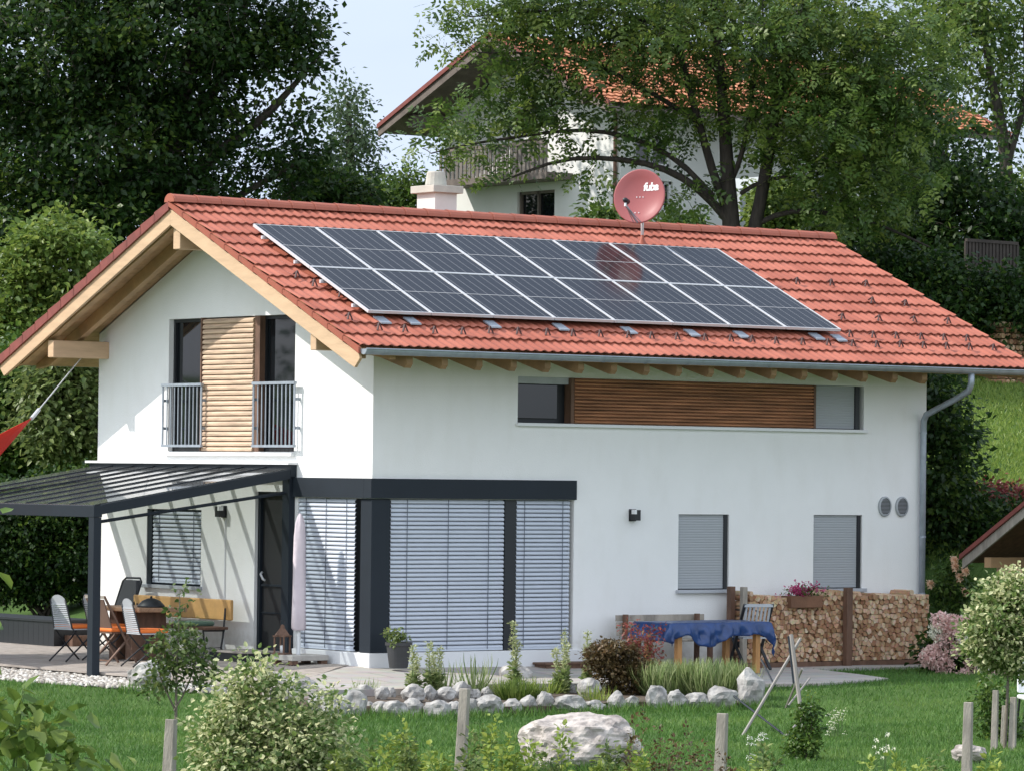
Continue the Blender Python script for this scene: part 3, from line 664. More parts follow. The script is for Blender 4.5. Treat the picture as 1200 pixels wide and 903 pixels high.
# snow guards
sgp = []
for (px, py) in [(347, 323), (358, 323)][:1]+[(398, 345), (408, 372), (443, 384), (473, 386), (508, 388), (541, 389), (573, 388), (606, 389), (640, 390), (670, 391), (702, 392), (735, 393), (762, 394), (792, 395), (825, 396), (855, 397), (880, 398), (908, 400), (939, 401), (969, 402), (998, 403), (1026, 404), (1054, 404), (1081, 405), (1108, 406), (1135, 407), (1163, 408),
                 (995, 392), (1022, 393), (1049, 394), (1078, 395), (1105, 396), (1132, 397), (986, 372), (1029, 374), (1070, 375), (1110, 377), (1021, 353), (1060, 356), (933, 330), (973, 332), (1014, 333),
                 (347+20, 333)]:
    p = onR(px, py, .05); mb = MB(); cs = 1/math.sqrt(1+SL*SL)
    q = lambda dx, ds, h: (p[0]+dx*.75, p[1]-ds*.78*cs-h*.8*SL*cs, p[2]-ds*.78*SL*cs+h*.8*cs)
    mb.bar(q(0, -.09, -.01), q(0, .0, .085), .022, .016); mb.bar(q(-.005, -.005, .085), q(-.055, .07, -.02), .022, .018); mb.bar(q(.005, -.005, .085), q(.055, .07, -.02), .022, .018)
    mb.build('snow_guard', mat('guard_dark', (.05, .013, .012), .6), roof)
for (px, py) in [(448, 376), (483, 377), (577, 381), (657, 384), (737, 388), (811, 391), (869, 393), (957, 395), (983, 397)]:
    p = onR(px, py, .045); cs = 1/math.sqrt(1+SL*SL); hl, hw = .11, .085
    v = [(p[0]+a*hw, p[1]+b*hl*cs, p[2]+b*hl*SL*cs+h) for h in (0, .02) for a, b in ((-1, -1), (1, -1), (1, 1), (-1, 1))]
    MB().add(v, [(0, 3, 2, 1), (4, 5, 6, 7), (0, 1, 5, 4), (1, 2, 6, 5), (2, 3, 7, 6), (3, 0, 4, 7)]).build('mounting_plate', zinc, roof)

# ---- solar array
SA = thing('solar_array', 'array of sixteen silver-framed dark solar panels in two rows on the red tiled roof', 'solar panels', (-.34, -.337, 4.75))
pvm = bpy.data.materials.new('solar_cells'); pvm.use_nodes = True; t = pvm.node_tree; b = t.nodes['Principled BSDF']
b.inputs['Roughness'].default_value = .15; b.inputs['Specular IOR Level'].default_value = .22
tx = t.nodes.new('ShaderNodeTexCoord'); sp = t.nodes.new('ShaderNodeSeparateXYZ'); t.links.new(tx.outputs['Object'], sp.inputs[0])
def mathn(op, a, b_=None, c=None):
    n = t.nodes.new('ShaderNodeMath'); n.operation = op
    for i, v in enumerate((a, b_, c)):
        if v is None: continue
        if isinstance(v, (int, float)): n.inputs[i].default_value = v
        else: t.links.new(v, n.inputs[i])
    return n.outputs[0]
def lines(coord, period, wdt): return mathn('LESS_THAN', mathn('ABSOLUTE', mathn('SUBTRACT', mathn('FRACT', mathn('DIVIDE', coord, period)), .5)), wdt/period/2)
cellx = lines(sp.outputs[0], 1.0/6, .010); celly = lines(sp.outputs[1], .0755, .0035); bus = lines(sp.outputs[0], 1.0/60, .0012)
base = mathn('MAXIMUM', mathn('MULTIPLY', cellx, .9), mathn('MAXIMUM', mathn('MULTIPLY', celly, .14), mathn('MULTIPLY', bus, .12)))
mxn = t.nodes.new('ShaderNodeMix'); mxn.data_type = 'RGBA'; mxn.inputs[6].default_value = (.010, .011, .014, 1); mxn.inputs[7].default_value = (.22, .22, .22, 1)
t.links.new(base, mxn.inputs[0]); t.links.new(mxn.outputs[2], b.inputs['Base Color'])
pvm2 = None
PW, PH = 1.055, 1.565; ang = math.atan(SL)
def make_panel():
    fr = MB(); wv = PW-.012; hv = PH-.012; t_ = .016
    fr.box((0, 0, 0), (t_, hv, .04)); fr.box((wv-t_, 0, 0), (wv, hv, .04)); fr.box((t_, 0, 0), (wv-t_, t_, .04)); fr.box((t_, hv-t_, 0), (wv-t_, hv, .04))
    pb = MB().box((t_, t_, .005), (wv-t_, hv-t_, .034)); p = pb.build('solar_panel', pvm, SA)
    fr.build('frame', alu, p)
    MB().box((t_+.001, hv/2-.008, .0345), (wv-t_-.001, hv/2+.008, .0365)).build('middle_strip', mat('cell_gap', (.35, .35, .36), .4), p)
    return p
pp = make_panel(); first = True
for r_ in range(2):
    for c in range(8):
        o = pp if first else copy_tree(pp, SA); first = False
        s_ = r_*PH; o.location = (c*PW, s_*math.cos(ang), s_*math.sin(ang)); o.rotation_euler = (ang, 0, 0)
mb = MB()
for s_ in (.35, 1.2, 1.9, 2.8):
    mb.box((-.04, s_*math.cos(ang)-.02, s_*math.sin(ang)-.06), (8.46, s_*math.cos(ang)+.02, s_*math.sin(ang)-.012))
    for i in range(9): mb.box((.2+i, s_*math.cos(ang)-.02, s_*math.sin(ang)-.16), (.24+i, s_*math.cos(ang)+.02, s_*math.sin(ang)-.06))
mb.build('mounting_rail', alu, SA)

# ---- satellite dish
bp_ = onR(752.5, 288, 0)
SD = thing('satellite_dish', 'round red satellite dish on a short grey mast above the roof ridge', 'satellite dish', bp_)
mast_top = at(752.5, 232, depth(bp_))-bp_
MB().tube([(0, 0, -.05), (0, 0, mast_top[2])], .024, 8).build('mast', alu, SD, smooth=True)
MB().lathe([(.10, -.06), (.07, .03), (.03, .10), (.024, .16)], (0, 0, 0), 12).build('mast_flashing', tilem, SD, smooth=True)
dc = at(749, 230, depth(bp_)-.16)-bp_
nrm = -FW*1.0-RT*.38+UP*.22; nrm = nrm/np.linalg.norm(nrm)
xa = np.cross((0, 0, 1), nrm); xa /= np.linalg.norm(xa); ya = np.cross(nrm, xa)
mb = MB(); n = 36; R_ = .40; prof = [(0.001, -.075), (.25, -.07), (.5, -.056), (.75, -.032), (.97, -.001), (1., 0), (1.02, -.006), (1.02, -.02), (.97, -.016), (.75, -.047), (.5, -.071), (.25, -.085), (.001, -.09)]
for r_, h_ in prof:
    for k in range(n): a = 2*PI*k/n; mb.v.append(tuple(dc+xa*math.cos(a)*r_*R_+ya*math.sin(a)*r_*R_*1.03+nrm*h_))
for i in range(len(prof)-1):
    for k in range(n): a = i*n+k; b_ = i*n+(k+1) % n; mb.f.append((a, b_, b_+n, a+n))
dish = mb.build('dish', dishm, SD, smooth=True)
bot = dc-ya*R_*1.02-nrm*.01; lnb = dc-xa*.20-ya*.10+nrm*.28
lnb = dc-xa*.06-ya*.17+nrm*.40
mb = MB(); mb.bar(bot, lnb-ya*.07, .022, .03); mb.bar(bot+xa*.06, lnb-ya*.07, .010, .010); mb.bar(bot-xa*.06, lnb-ya*.07, .010, .010); mb.build('feed_arm', zinc, SD)
mb = MB(); mb.tube([lnb-ya*.07, lnb-ya*.02], .026, 8); mb.tube([lnb-nrm*.07, lnb+nrm*.04, lnb+nrm*.08], [.042, .04, .026], 10); mb.build('receiver', anthd, SD, smooth=True)
mb = MB(); mb.tube([lnb-ya*.03+nrm*.01, lnb-ya*.09+nrm*.01], .02, 8); mb.build('receiver_housing', whitem, SD)
mb = MB(); mb.bar(dc-nrm*.09, dc-nrm*.155, .10, .14); mb.build('mount', zinc, SD)
tcv = bpy.data.curves.new('lettering', 'FONT'); tcv.body = 'fuba'; tcv.size = .165; tcv.extrude = .0015; tcv.shear = .18; tcv.offset = .006; tcv.space_character = .9
to = bpy.data.objects.new('lettering_src', tcv); dg = bpy.context.evaluated_depsgraph_get()
COL.objects.link(to); dg.update(); me = bpy.data.meshes.new_from_object(to.evaluated_get(dg)); bpy.data.objects.remove(to)
vv = [np.array(v.co) for v in me.vertices]
def dsurf(a, b_):
    rr = math.hypot(a, b_)/R_; return dc+xa*a+ya*b_+nrm*(-.075*(1-min(rr, 1)**2)+.004)
for v, q in zip(me.vertices, vv):
    p = dsurf(q[0]+.035, q[1]+.10); v.co = Vector(p)+Vector(nrm)*(q[2])
me.materials.clear(); me.materials.append(mat('lettering_white', (.85, .82, .80), .5)); lo = bpy.data.objects.new('lettering', me); COL.objects.link(lo); lo.parent = dish
mb = MB()
for a, b_ in ((-.06, .0), (-.01, .0), (.04, .0), (-.06, -.25), (.0, -.25)): mb.tube([dsurf(a, b_), dsurf(a, b_)+nrm*.006], .009, 6)
mb.build('rivet', whitem, SD)

# ---- wall lamps
for nm, P, u, z, lab in (('g', PG, 3.66, 2.03, 'black box wall lamp on the sunny gable wall beside the patio door'), ('l', PL, 4.50, 2.05, 'black box wall lamp with white insert alone on the shaded long wall')):
    c = P(u, z, 0); T = thing('wall_lamp', lab, 'wall lamp', c)
    def Q(mb, *a): return BX(mb, P, *a)
    mb = MB(); sx = 1
    off = np.array(c)
    def loc_(o): o.location = (-off[0], -off[1], -off[2]); return o
    mb = MB(); BX(mb, P, u-.06, u+.06, z-.08, z+.09, -.02, -.001); loc_(mb.build('back_plate', anthd, T))
    mb = MB(); BX(mb, P, u-.055, u+.055, z-.07, z+.08, -.13, -.021); loc_(mb.build('lamp_body', anthd, T, bevel=.004))
    mb = MB(); BX(mb, P, u-.058, u-.02, z+.02, z+.083, -.135, -.06); loc_(mb.build('diffuser', whitem, T))

# ================================================================== PERGOLA
PG_ = thing('pergola', 'anthracite patio pergola with sloping glass roof against the gable wall', 'pergola', (-3.2, 1.9, -.3))
def pbuild(mb, name, m, **k):
    o = mb.build(name, m, PG_, **k); o.location = (3.2, -1.9, .3); return o
PY0, PY1, PX, ZW, ZF = 1.83, 7.22, -3.2, 2.66, 2.13
pbuild(MB().box((-.10, PY0, ZW-.12), (-.004, PY1, ZW+.05)), 'wall_beam', anth)
pbuild(MB().box((-.16, PY0-.02, ZW+.052), (-.003, PY1+.03, ZW+.085)), 'flashing', whitem)
pbuild(MB().box((PX-.07, PY0, ZF-.16), (PX+.06, PY1, ZF-.002)), 'front_beam', anth, bevel=.005)
for y in (PY0+.075, PY1-.08):
    pbuild(MB().box((PX-.065, y-.07, -.45), (PX+.055, y+.07, ZF-.161)), 'post', anth, bevel=.006)
def zp(x): return ZW+(ZF-ZW)*(x/PX)
NB = 9
for i in range(NB+1):
    y = PY0+.05+(PY1-PY0-.10)*i/NB; end = i in (0, NB); wd, dp = (.09, .13) if end else (.05, .075)
    pbuild(MB().prism([(-.101, zp(-.1)), (PX+.061 if True else PX, zp(PX+.06)), (PX+.061, zp(PX+.06)-dp), (-.101, zp(-.1)-dp)], 'y', y-wd/2, y+wd/2), 'beam', anth)
    if not end: pbuild(MB().prism([(-.021, zp(-.02)+.017), (PX-.06, zp(PX-.06)+.017), (PX-.06, zp(PX-.06)+.032), (-.021, zp(-.02)+.032)], 'y', y-.018, y+.018), 'glazing_bar', anth)
gm = bpy.data.materials.new('pergola_glass'); gm.use_nodes = True; t = gm.node_tree
tr = t.nodes.new('ShaderNodeBsdfTransparent'); tr.inputs[0].default_value = (.80, .84, .84, 1); gl = t.nodes.new('ShaderNodeBsdfGlossy'); gl.inputs['Roughness'].default_value = .03
fr_ = t.nodes.new('ShaderNodeFresnel'); fr_.inputs[0].default_value = 1.45; ms = t.nodes.new('ShaderNodeMixShader')
dfs = t.nodes.new('ShaderNodeBsdfDiffuse'); dfs.inputs[0].default_value = (.55, .57, .58, 1); md = t.nodes.new('ShaderNodeMixShader'); md.inputs[0].default_value = .16
t.links.new(tr.outputs[0], md.inputs[1]); t.links.new(dfs.outputs[0], md.inputs[2])
t.links.new(fr_.outputs[0], ms.inputs[0]); t.links.new(md.outputs[0], ms.inputs[1]); t.links.new(gl.outputs[0], ms.inputs[2]); t.links.new(ms.outputs[0], t.nodes['Material Output'].inputs[0])
for i in range(NB):
    ya = PY0+.05+(PY1-PY0-.10)*i/NB+.004; yb = PY0+.05+(PY1-PY0-.10)*(i+1)/NB-.004
    pbuild(MB().prism([(-.02, zp(-.02)+.006), (PX-.06, zp(PX-.06)+.006), (PX-.06, zp(PX-.06)+.016), (-.02, zp(-.02)+.016)], 'y', ya, yb), 'glass_pane', gm)
pbuild(MB().tube([(-.12, PY0+.12, ZW-.34), (PX+.1, PY0+.12, ZF-.22)], .025, 6), 'awning_rail', anth)

# ================================================================== PATIO FURNITURE (sunny side)
def on_deck(px, py): return onD(px, py)
# dining table and bench against the gable wall
ty0, ty1 = float(onX(207, 718, -1.35)[1])+.35, float(onX(104, 714, -1.75)[1])
tz = deckz(-1.3, 1)
T = thing('patio_table', 'thick brown wooden dining table under the pergola between bench and folding chairs', 'table', (-1.35, (ty0+ty1)/2, tz))
hl = (ty1-ty0)/2
mb = MB(); mb.box((-.40, -hl, .68), (.40, hl, .74)); mb.build('table_top', mat('table_plank', (.33, .19, .11), .6, var=.25, stretch=(6, .8, 6), bump=.2), T, bevel=.012)
for sy in (-1, 1): MB().box((-.28, sy*(hl-.45)-.09, 0), (.28, sy*(hl-.45)+.09, .679)).build('leg', browns, T, bevel=.01)
lid = thing('serving_cloche', 'small dark domed cover standing on the brown patio table', 'dish cover', (-1.35, (ty0+ty1)/2-.35, tz+.74))
MB().lathe([(.20, 0), (.19, .03), (.13, .09), (.05, .125), (.001, .13)], (0, 0, 0), 18).build('dome', anthd, lid, smooth=True); MB().lathe([(.015, .12), (.02, .15), (.001, .16)], (0, 0, 0), 8).build('knob', anthd, lid)
by0, by1 = 2.97, 5.56
T = thing('patio_bench', 'wooden bench with thick honey coloured plank backrest against the sunny gable wall', 'bench', (-.5, (by0+by1)/2, deckz(-.5, 1)))
hb = (by1-by0)/2
MB().box((.17, -hb, .53), (.225, hb, .82)).build('backrest', woodo, T, bevel=.015)
MB().box((-.25, -hb+.03, .40), (.16, hb-.03, .44)).build('seat', browns, T, bevel=.008)
for y in (-hb+.12, 0, hb-.12):
    mb = MB(); mb.tube([(-.22, y, 0), (-.16, y, .12), (-.19, y, .28), (-.20, y, .40)], .014, 6); mb.tube([(.18, y, 0), (.10, y, .14), (.13, y, .3), (.145, y, .45), (.165, y, .70)], .014, 6); mb.bar((-.19, y, .385), (.15, y, .385), .03, .02); mb.bar((-.17, y, .14), (.11, y, .15), .012, .012)
    mb.build('leg', anthd, T)
cu = thing('seat_cushion', 'green seat cushion lying on the patio bench near its right end', 'cushion', (-.55, by0+.60, deckz(-.5, 1)+.44))
MB().box((-.2, -.25, .002), (.2, .25, .07)).build('cushion', mat('green_fabric', (.10, .17, .13), .9, bump=.3), cu, bevel=.03)

def iron_chair(label, loc, rz):
    T = thing('folding_chair', label, 'chair', loc, rz, 'folding chairs along the patio table')
    prof = [(-.19, .46), (.19, .46), (.165, .80), (.12, .88), (.045, .93), (-.045, .93), (-.12, .88), (-.165, .80)]
    lean = lambda z: -.20-(z-.45)*.26
    mb = MB()
    for i in range(13):       # slats across the back
        z = .47+i*.027; hw = .185-(z-.46)*.06; mb.bar((lean(z), -hw, z), (lean(z), hw, z), .012, .019)
    mb.build('backrest', greyf, T)
    mb = MB()
    z0 = .82; n = 10
    vs = [(lean(.81), -.165, .81), (lean(.81), .165, .81)]
    ring = [(lean(.81+.12*math.sin(a)), .165*math.cos(a), .81+.12*math.sin(a)) for a in np.linspace(0, PI, 11)]
    hole = [(lean(.84+.035*math.sin(a)), .035*math.cos(a), .845+.035*math.sin(a)) for a in np.linspace(-PI/2, 3*PI/2, 17)]
    mb.add([(lean(.80), .165, .80), (lean(.80), -.165, .80)]+[(x-.0, y, z) for x, y, z in ring[::-1]], [tuple(range(13))])
    mb.add([(x+.01, y, z) for x, y, z in [(lean(.80), .165, .80), (lean(.80), -.165, .80)]+ring[::-1]], [tuple(range(13))])
    mb.build('top_rail', greyf, T)
    for sy in (-1, 1):
        mb = MB(); mb.tube([(lean(.88), sy*.16, .86), (lean(.46), sy*.195, .46), (.02, sy*.20, .22), (.26, sy*.20, .0)], .012, 6); mb.build('leg', anthd, T, smooth=True)
        mb = MB(); mb.tube([(.21, sy*.18, .45), (.08, sy*.18, .30), (-.15, sy*.18, .12), (-.30, sy*.18, .0)], .012, 6); mb.build('leg', anthd, T, smooth=True)
    MB().box((-.21, -.20, .44), (.22, .20, .455)).build('seat', greyf, T)
    MB().box((-.21, -.21, .456), (.23, .21, .515)).build('cushion', orange, T, bevel=.025)
    return T
def fabric_chair(label, loc, rz):
    T = thing('folding_chair', label, 'chair', loc, rz, 'folding chairs along the patio table')
    lean = lambda z: -.16-(z-.45)*.38
    MB().prism([(lean(.50), .50), (lean(.90), .90), (lean(.90)-.02, .90), (lean(.50)-.02, .50)], 'y', -.19, .19).build('backrest', brownf, T)
    for sy in (-1, 1):
        MB().bar((lean(.95), sy*.215, .95), (.24, sy*.215, .0), .035, .022, up=(1, 0, 0)).build('leg', brownf, T, bevel=.003)
        MB().bar((.20, sy*.18, .45), (-.28, sy*.18, .0), .035, .022, up=(1, 0, 0)).build('leg', brownf, T, bevel=.003)
    MB().bar((lean(.93), -.215, .93), (lean(.93), .215, .93), .03, .04).build('top_rail', greyw, T)
    MB().box((-.20, -.20, .43), (.22, .20, .45)).build('seat', browns, T)
    MB().box((-.21, -.21, .451), (.23, .21, .51)).build('cushion', orange, T, bevel=.025)
    MB().bar((-.22, -.18, .06), (-.22, .18, .06), .02, .02).build('stretcher', browns, T)
    return T
def deckp(x, y): return (x, y, deckz(x, y))
c1 = onX(88, 745, -2.15); c2 = onX(132, 748, -2.15); c3 = onX(172, 752, -2.05)
iron_chair('grey metal folding chair with orange cushion, leftmost at the patio table beside the pergola post', deckp(-2.10, float(c1[1])+.1), .15)
fabric_chair('brown fabric folding chair with orange cushion just right of the pergola post', deckp(-2.12, float(c2[1])), .1)
iron_chair('grey slatted folding chair with orange cushion between the brown fabric chair and the young tree', deckp(-2.05, float(c3[1])), -.08)
iron_chair('grey folding chair mostly hidden behind the pergola post at the patio table', deckp(-1.75, float(c1[1])+.15-.35), -.2)
# black high-back chair by the wall
yb = float(onX(147, 700, -.35)[1])
T = thing('recliner_chair', 'black high-back folding chair leaning at the wall behind the left end of the patio table', 'chair', deckp(-.35, yb), .1)
MB().prism([(-.10, .48), (.12, 1.02), (.14, 1.02), (-.08, .48)], 'y', -.20, .20).build('backrest', mat('black_textile', (.02, .022, .026), .7), T, bevel=.008)
mb = MB(); mb.tube([(-.09, -.22, .45), (.12, -.22, 1.0), (.14, -.16, 1.05), (.14, .16, 1.05), (.12, .22, 1.0), (-.09, .22, .45)], .016, 6); mb.build('frame', anthd, T, smooth=True)
MB().box((-.50, -.21, .42), (-.09, .21, .45)).build('seat', MATS['black_textile'], T, bevel=.008)
for sy in (-1, 1):
    MB().tube([(-.48, sy*.22, .44), (.05, sy*.22, .0)], .014, 6).build('leg', anthd, T); MB().tube([(-.09, sy*.22, .45), (-.42, sy*.22, .0)], .014, 6).build('leg', anthd, T)
# raised bed on the left
p = onD(63, 757); bz = deckz(p[0], p[1])
T = thing('raised_bed', 'low black timber raised bed at the far left end of the deck', 'planter', (p[0], p[1], -.25))
mb = MB()
for i in range(24): mb.box((0+0, .0+i*.15, 0), (.03, .146+i*.15, .25+.36+bz))
mb.build('front_boards', anthd, T); mb = MB()
for i in range(5): mb.box((.031+i*.15, 0, 0), (.178+i*.15, .03, .25+.36+bz))
mb.build('side_boards', anthd, T)
MB().box((-.02, -.02, .25+.36+bz), (.80, 3.62, .25+.39+bz)).build('rim', anthd, T); MB().box((.04, .04, 0), (.78, 3.58, .25+.35+bz)).build('soil_fill', soil, T)
p = onD(85, 757)
T = thing('timber_step', 'small dark timber step beside the raised bed on the deck', 'step', (p[0], p[1], deckz(p[0], p[1])))
for i in range(3): MB().box((0+i*.15, 0, 0), (.145+i*.15, .75, .16)).build('board', browns, T, bevel=.005)
# door step
T = thing('door_step', 'dark timber step block in front of the patio door', 'step', (-.75, 2.0, -.05))
MB().box((0, 0, -.05), (.66, .85, .14)).build('riser', anthd, T); MB().box((-.01, -.01, .141), (.67, .86, .165)).build('tread', deckm, T, bevel=.004)
p = onD(648, 779)
T = thing('window_step', 'brown wooden step board on the paving below the right bay window', 'step', (2.75, -.33, -.10))
MB().box((0, 0, .0), (.85, .27, .075)).build('riser', browns, T); MB().box((-.03, -.02, .076), (.88, .28, .105)).build('tread', browns, T, bevel=.004)
# parasol on its slab, lantern
ps = onX(351, 768, -.42); ps = np.array((-.42, ps[1], 0)); pz = deckz(ps[0], ps[1])
T = thing('stone_slab', 'square grey stone slab on dark feet carrying the parasol and the lantern', 'stone slab', (ps[0], ps[1], pz))
MB().box((-.30, -.27, .055), (.30, .27, .13)).build('slab', conc, T, bevel=.008)
for sx in (-1, 1):
    for sy in (-1, 1): MB().box((sx*.24-.05, sy*.2-.05, 0), (sx*.24+.05, sy*.2+.05, .054)).build('foot', browns, T)
Dp = depth(ps); tp = at(350, 601, Dp)[2]-pz-.13; bt = at(350, 738, Dp)[2]-pz-.13
T = thing('parasol', 'closed parasol in a pale lilac cover standing in front of the bay window', 'parasol', (ps[0]-.02, ps[1], pz+.131))
MB().tube([(0, 0, 0), (0, 0, tp-.05)], .022, 8).build('pole', alu, T, smooth=True)
mb = MB(); n = 24; hh = tp-bt
for i, (t_, r_) in enumerate([(0, .09), (.02, .112), (.2, .108), (.4, .104), (.6, .098), (.8, .088), (.92, .07), (.97, .045), (1., .012)]):
    for k in range(n):
        a = 2*PI*k/n; f = 1+.10*math.sin(a*4+t_*2.3)+.05*math.sin(a*7-t_*9); mb.v.append((r_*f*math.cos(a)*.9, r_*f*math.sin(a)*.9, bt+hh*t_))
for i in range(8):
    for k in range(n): a = i*n+k; b = i*n+(k+1) % n; mb.f.append((a, b, b+n, a+n))
mb.build('cover', lilac, T, smooth=True)
MB().lathe([(.03, 0), (.03, .32)], (0, 0, 0), 10).build('socket', whitem, T)
T = thing('lantern', 'brown wooden lantern with pitched roof on the stone slab beside the parasol', 'lantern', (ps[0]-.22, ps[1]+.10, pz+.131), .4)
mb = MB()
for sx in (-1, 1):
    for sy in (-1, 1): mb.box((sx*.075-.01, sy*.075-.01, .02), (sx*.075+.01, sy*.075+.01, .24))
mb.box((-.10, -.10, 0), (.10, .10, .02)); mb.box((-.095, -.095, .24), (.095, .095, .26))
mb.build('frame', MATS['oiled_board'] if False else browns, T); MB().lathe([(.125, .261), (.04, .36), (.03, .40), (.001, .41)], (0, 0, 0), 4).build('roof', browns, T); MB().lathe([(.03, .02), (.03, .12), (.002, .125)], (0, 0, 0), 10).build('candle', whitem, T, smooth=True)
mb = MB(); mb.tube([(.0, -.03, .40), (0, -.03, .46), (0, .03, .46), (0, .03, .40)], .005, 5); mb.build('handle', anthd, T)
# potted plant
p = onD(467, 782); pp_ = np.array((p[0], p[1], deckz(p[0], p[1])))
T = thing('flower_pot', 'dark grey round flower pot with a leafy green plant before the bay window', 'potted plant', pp_)
MB().lathe([(.125, 0), (.17, .30), (.185, .302), (.187, .345), (.168, .345), (.16, .30), (.001, .30)], (0, 0, 0), 24).build('pot', potm, T, smooth=False)
C = RNG.normal(0, 1, (26, 3))*(.09, .09, .06)+(0, 0, .44); V, Fq, rn = leaves(C, 10, .03, .055, LEAF2); npmesh('foliage', V, Fq, lm_shrub, T, rn)
mb = MB()
for c in C[::2]: mb.tube([(0, 0, .3), c*np.array((.5, .5, 1))-(0, 0, .06), c], .003, 4)
mb.build('stem', stemg, T)

# ================================================================== SHADY SIDE
A = onD(886, 788); tz = deckz(A[0], A[1]); TL, TD, TH = 1.40, .66, .70
T = thing('garden_table', 'light wooden garden table with square legs under the blue tarpaulin', 'table', (A[0]-TL, A[1], tz))
for sx in (0, TL):
    for sy in (0, TD): MB().box((sx-.04, sy-.04, 0), (sx+.04, sy+.04, TH-.03)).build('leg', tablew, T, bevel=.006)
MB().box((-.20, -.07, TH-.03), (TL+.20, TD+.07, TH)).build('table_top', tablew, T, bevel=.004)
nu, nv = 90, 46; S0, S1, T0, T1 = -.24, TL+.42, -.36, TD+.30
V = []
def over(a, lo, hi): return max(lo-a, 0) if a < lo else -max(a-hi, 0) if a > hi else 0
for i in range(nu):
    for j in range(nv):
        s_ = -.46+(TL+.46+.42)*i/(nu-1); f_ = (s_+.2)/(TL+.4)
        fo = .26+.10*math.sin(f_*5.2+.4)+.03*math.sin(f_*19)
        if .0 < f_ < .26: fo -= .19*math.sin(PI*f_/.26)
        if f_ > .8: fo += (f_-.8)*.6
        t_ = -.07-fo+(TD+.14+fo+.22)*j/(nv-1)
        x, y = min(max(s_, -.205), TL+.205), min(max(t_, -.075), TD+.075)
        ox_, oy_ = abs(s_-x), abs(t_-y); z = TH+.006-(ox_**2+oy_**2)**.5*.96
        x += math.copysign(.04*min(1, ox_*9), s_-x) if ox_ else 0; y += math.copysign(.035*min(1, oy_*9), t_-y) if oy_ else 0
        wv = noise.noise(Vector((s_*5, t_*5, 1.3))); w2 = noise.noise(Vector((s_*13, t_*9, 4.3)))
        if oy_ > .02: y += (.045*wv+.03*w2+.022*math.sin(s_*17+3*wv)+.012*math.sin(s_*41+t_*9))*min(1, oy_*6)*math.copysign(1, t_-y)
        if ox_ > .02: x += (.05*wv+.03*math.sin(t_*19))*min(1, ox_*6)
        z += .010*abs(wv)+.006*abs(w2) if (ox_+oy_) < .01 else .0
        V.append((x, y, z))
idx = np.arange(nu*nv).reshape(nu, nv); Fq = np.stack([idx[:-1, :-1], idx[1:, :-1], idx[1:, 1:], idx[:-1, 1:]], -1).reshape(-1, 4)
o = npmesh('tarpaulin', V, Fq, blue, None, smooth=True); o.location = (A[0]-TL, A[1], tz+.004); tag(o, 'crumpled blue tarpaulin draped over the garden table', 'tarpaulin')
sm = o.modifiers.new('thick', 'SOLIDIFY'); sm.thickness = .004
# bench on the shady wall
T = thing('garden_bench', 'old weathered wooden bench standing against the shaded wall behind the blue tarpaulin', 'bench', (4.05, -.62, -.14))
for i in range(3): MB().box((0, .36+i*.012, .50+i*.10), (1.60, .385+i*.012, .59+i*.10)).build('backrest_board', greyw, T, bevel=.004)
for i in range(3): MB().box((0, -.02+i*.125, .42), (1.60, .095+i*.125, .45)).build('seat_board', greyw, T, bevel=.004)
for x in (.12, 1.42):
    MB().box((x-.03, .0, 0), (x+.03, .06, .419)).build('leg', browns, T); MB().box((x-.03, .30, 0), (x+.03, .355, .80)).build('leg', browns, T); MB().box((x-.03, .061, .34), (x+.03, .299, .40)).build('rail', browns, T)
# grey slatted folding chair behind the tarpaulin
p = onD(893, 778)
T = thing('slatted_chair', 'grey slatted folding chair between the blue tarpaulin and the firewood stack', 'chair', (5.75, -1.15, deckz(5.7, -1.2)), math.radians(75))
for i in range(7): MB().bar((-.02-.10, -.18+i*.06, .50), (-.25, -.18+i*.06, .90), .03, .012, up=(1, 0, 0)).build('back_slat', greyf, T)
MB().bar((-.25, -.22, .90), (-.25, .22, .90), .03, .045).build('top_rail', greyf, T); MB().bar((-.12, -.21, .50), (-.12, .21, .50), .03, .04).build('lower_rail', greyf, T)
for sy in (-1, 1):
    MB().bar((-.26, sy*.215, .92), (.26, sy*.215, 0), .04, .022, up=(1, 0, 0)).build('leg', anthd, T); MB().bar((.22, sy*.19, .44), (-.26, sy*.19, 0), .04, .022, up=(1, 0, 0)).build('leg', anthd, T)
for i in range(5): MB().box((-.16+i*.08, -.19, .43), (-.10+i*.08, .19, .448)).build('seat_slat', greyf, T)

# firewood stack: packed split logs (Voronoi cells), 100 largest as parts, the rest one part
WX0, WX1, WY0, WY1, WZ0 = 6.22, 9.72, -.52, -.14, -.05
T = thing('firewood_stack', 'long stack of split firewood against the shaded wall with brown posts', 'firewood', (WX0, WY0, -.20))
logm = bpy.data.materials.new('split_log'); logm.use_nodes = True; t = logm.node_tree; b = t.nodes['Principled BSDF']; b.inputs['Roughness'].default_value = .85
a_ = t.nodes.new('ShaderNodeObjectInfo'); at2 = t.nodes.new('ShaderNodeAttribute'); at2.attribute_name = 'rnd'
ad = t.nodes.new('ShaderNodeMath'); ad.operation = 'ADD'; t.links.new(at2.outputs['Fac'], ad.inputs[0]); ad.inputs[1].default_value = 0
cr = t.nodes.new('ShaderNodeValToRGB'); cr.color_ramp.elements[0].color = (.36, .18, .09, 1); cr.color_ramp.elements[1].color = (.86, .66, .46, 1); e = cr.color_ramp.elements.new(.5); e.color = (.66, .41, .24, 1)
tx = t.nodes.new('ShaderNodeTexCoord'); nn = t.nodes.new('ShaderNodeTexNoise'); nn.inputs['Scale'].default_value = 26; nn.inputs['Detail'].default_value = 6; t.links.new(tx.outputs['Object'], nn.inputs['Vector'])
mm = t.nodes.new('ShaderNodeMix'); mm.data_type = 'RGBA'; mm.blend_type = 'MULTIPLY'; mm.inputs[0].default_value = .6
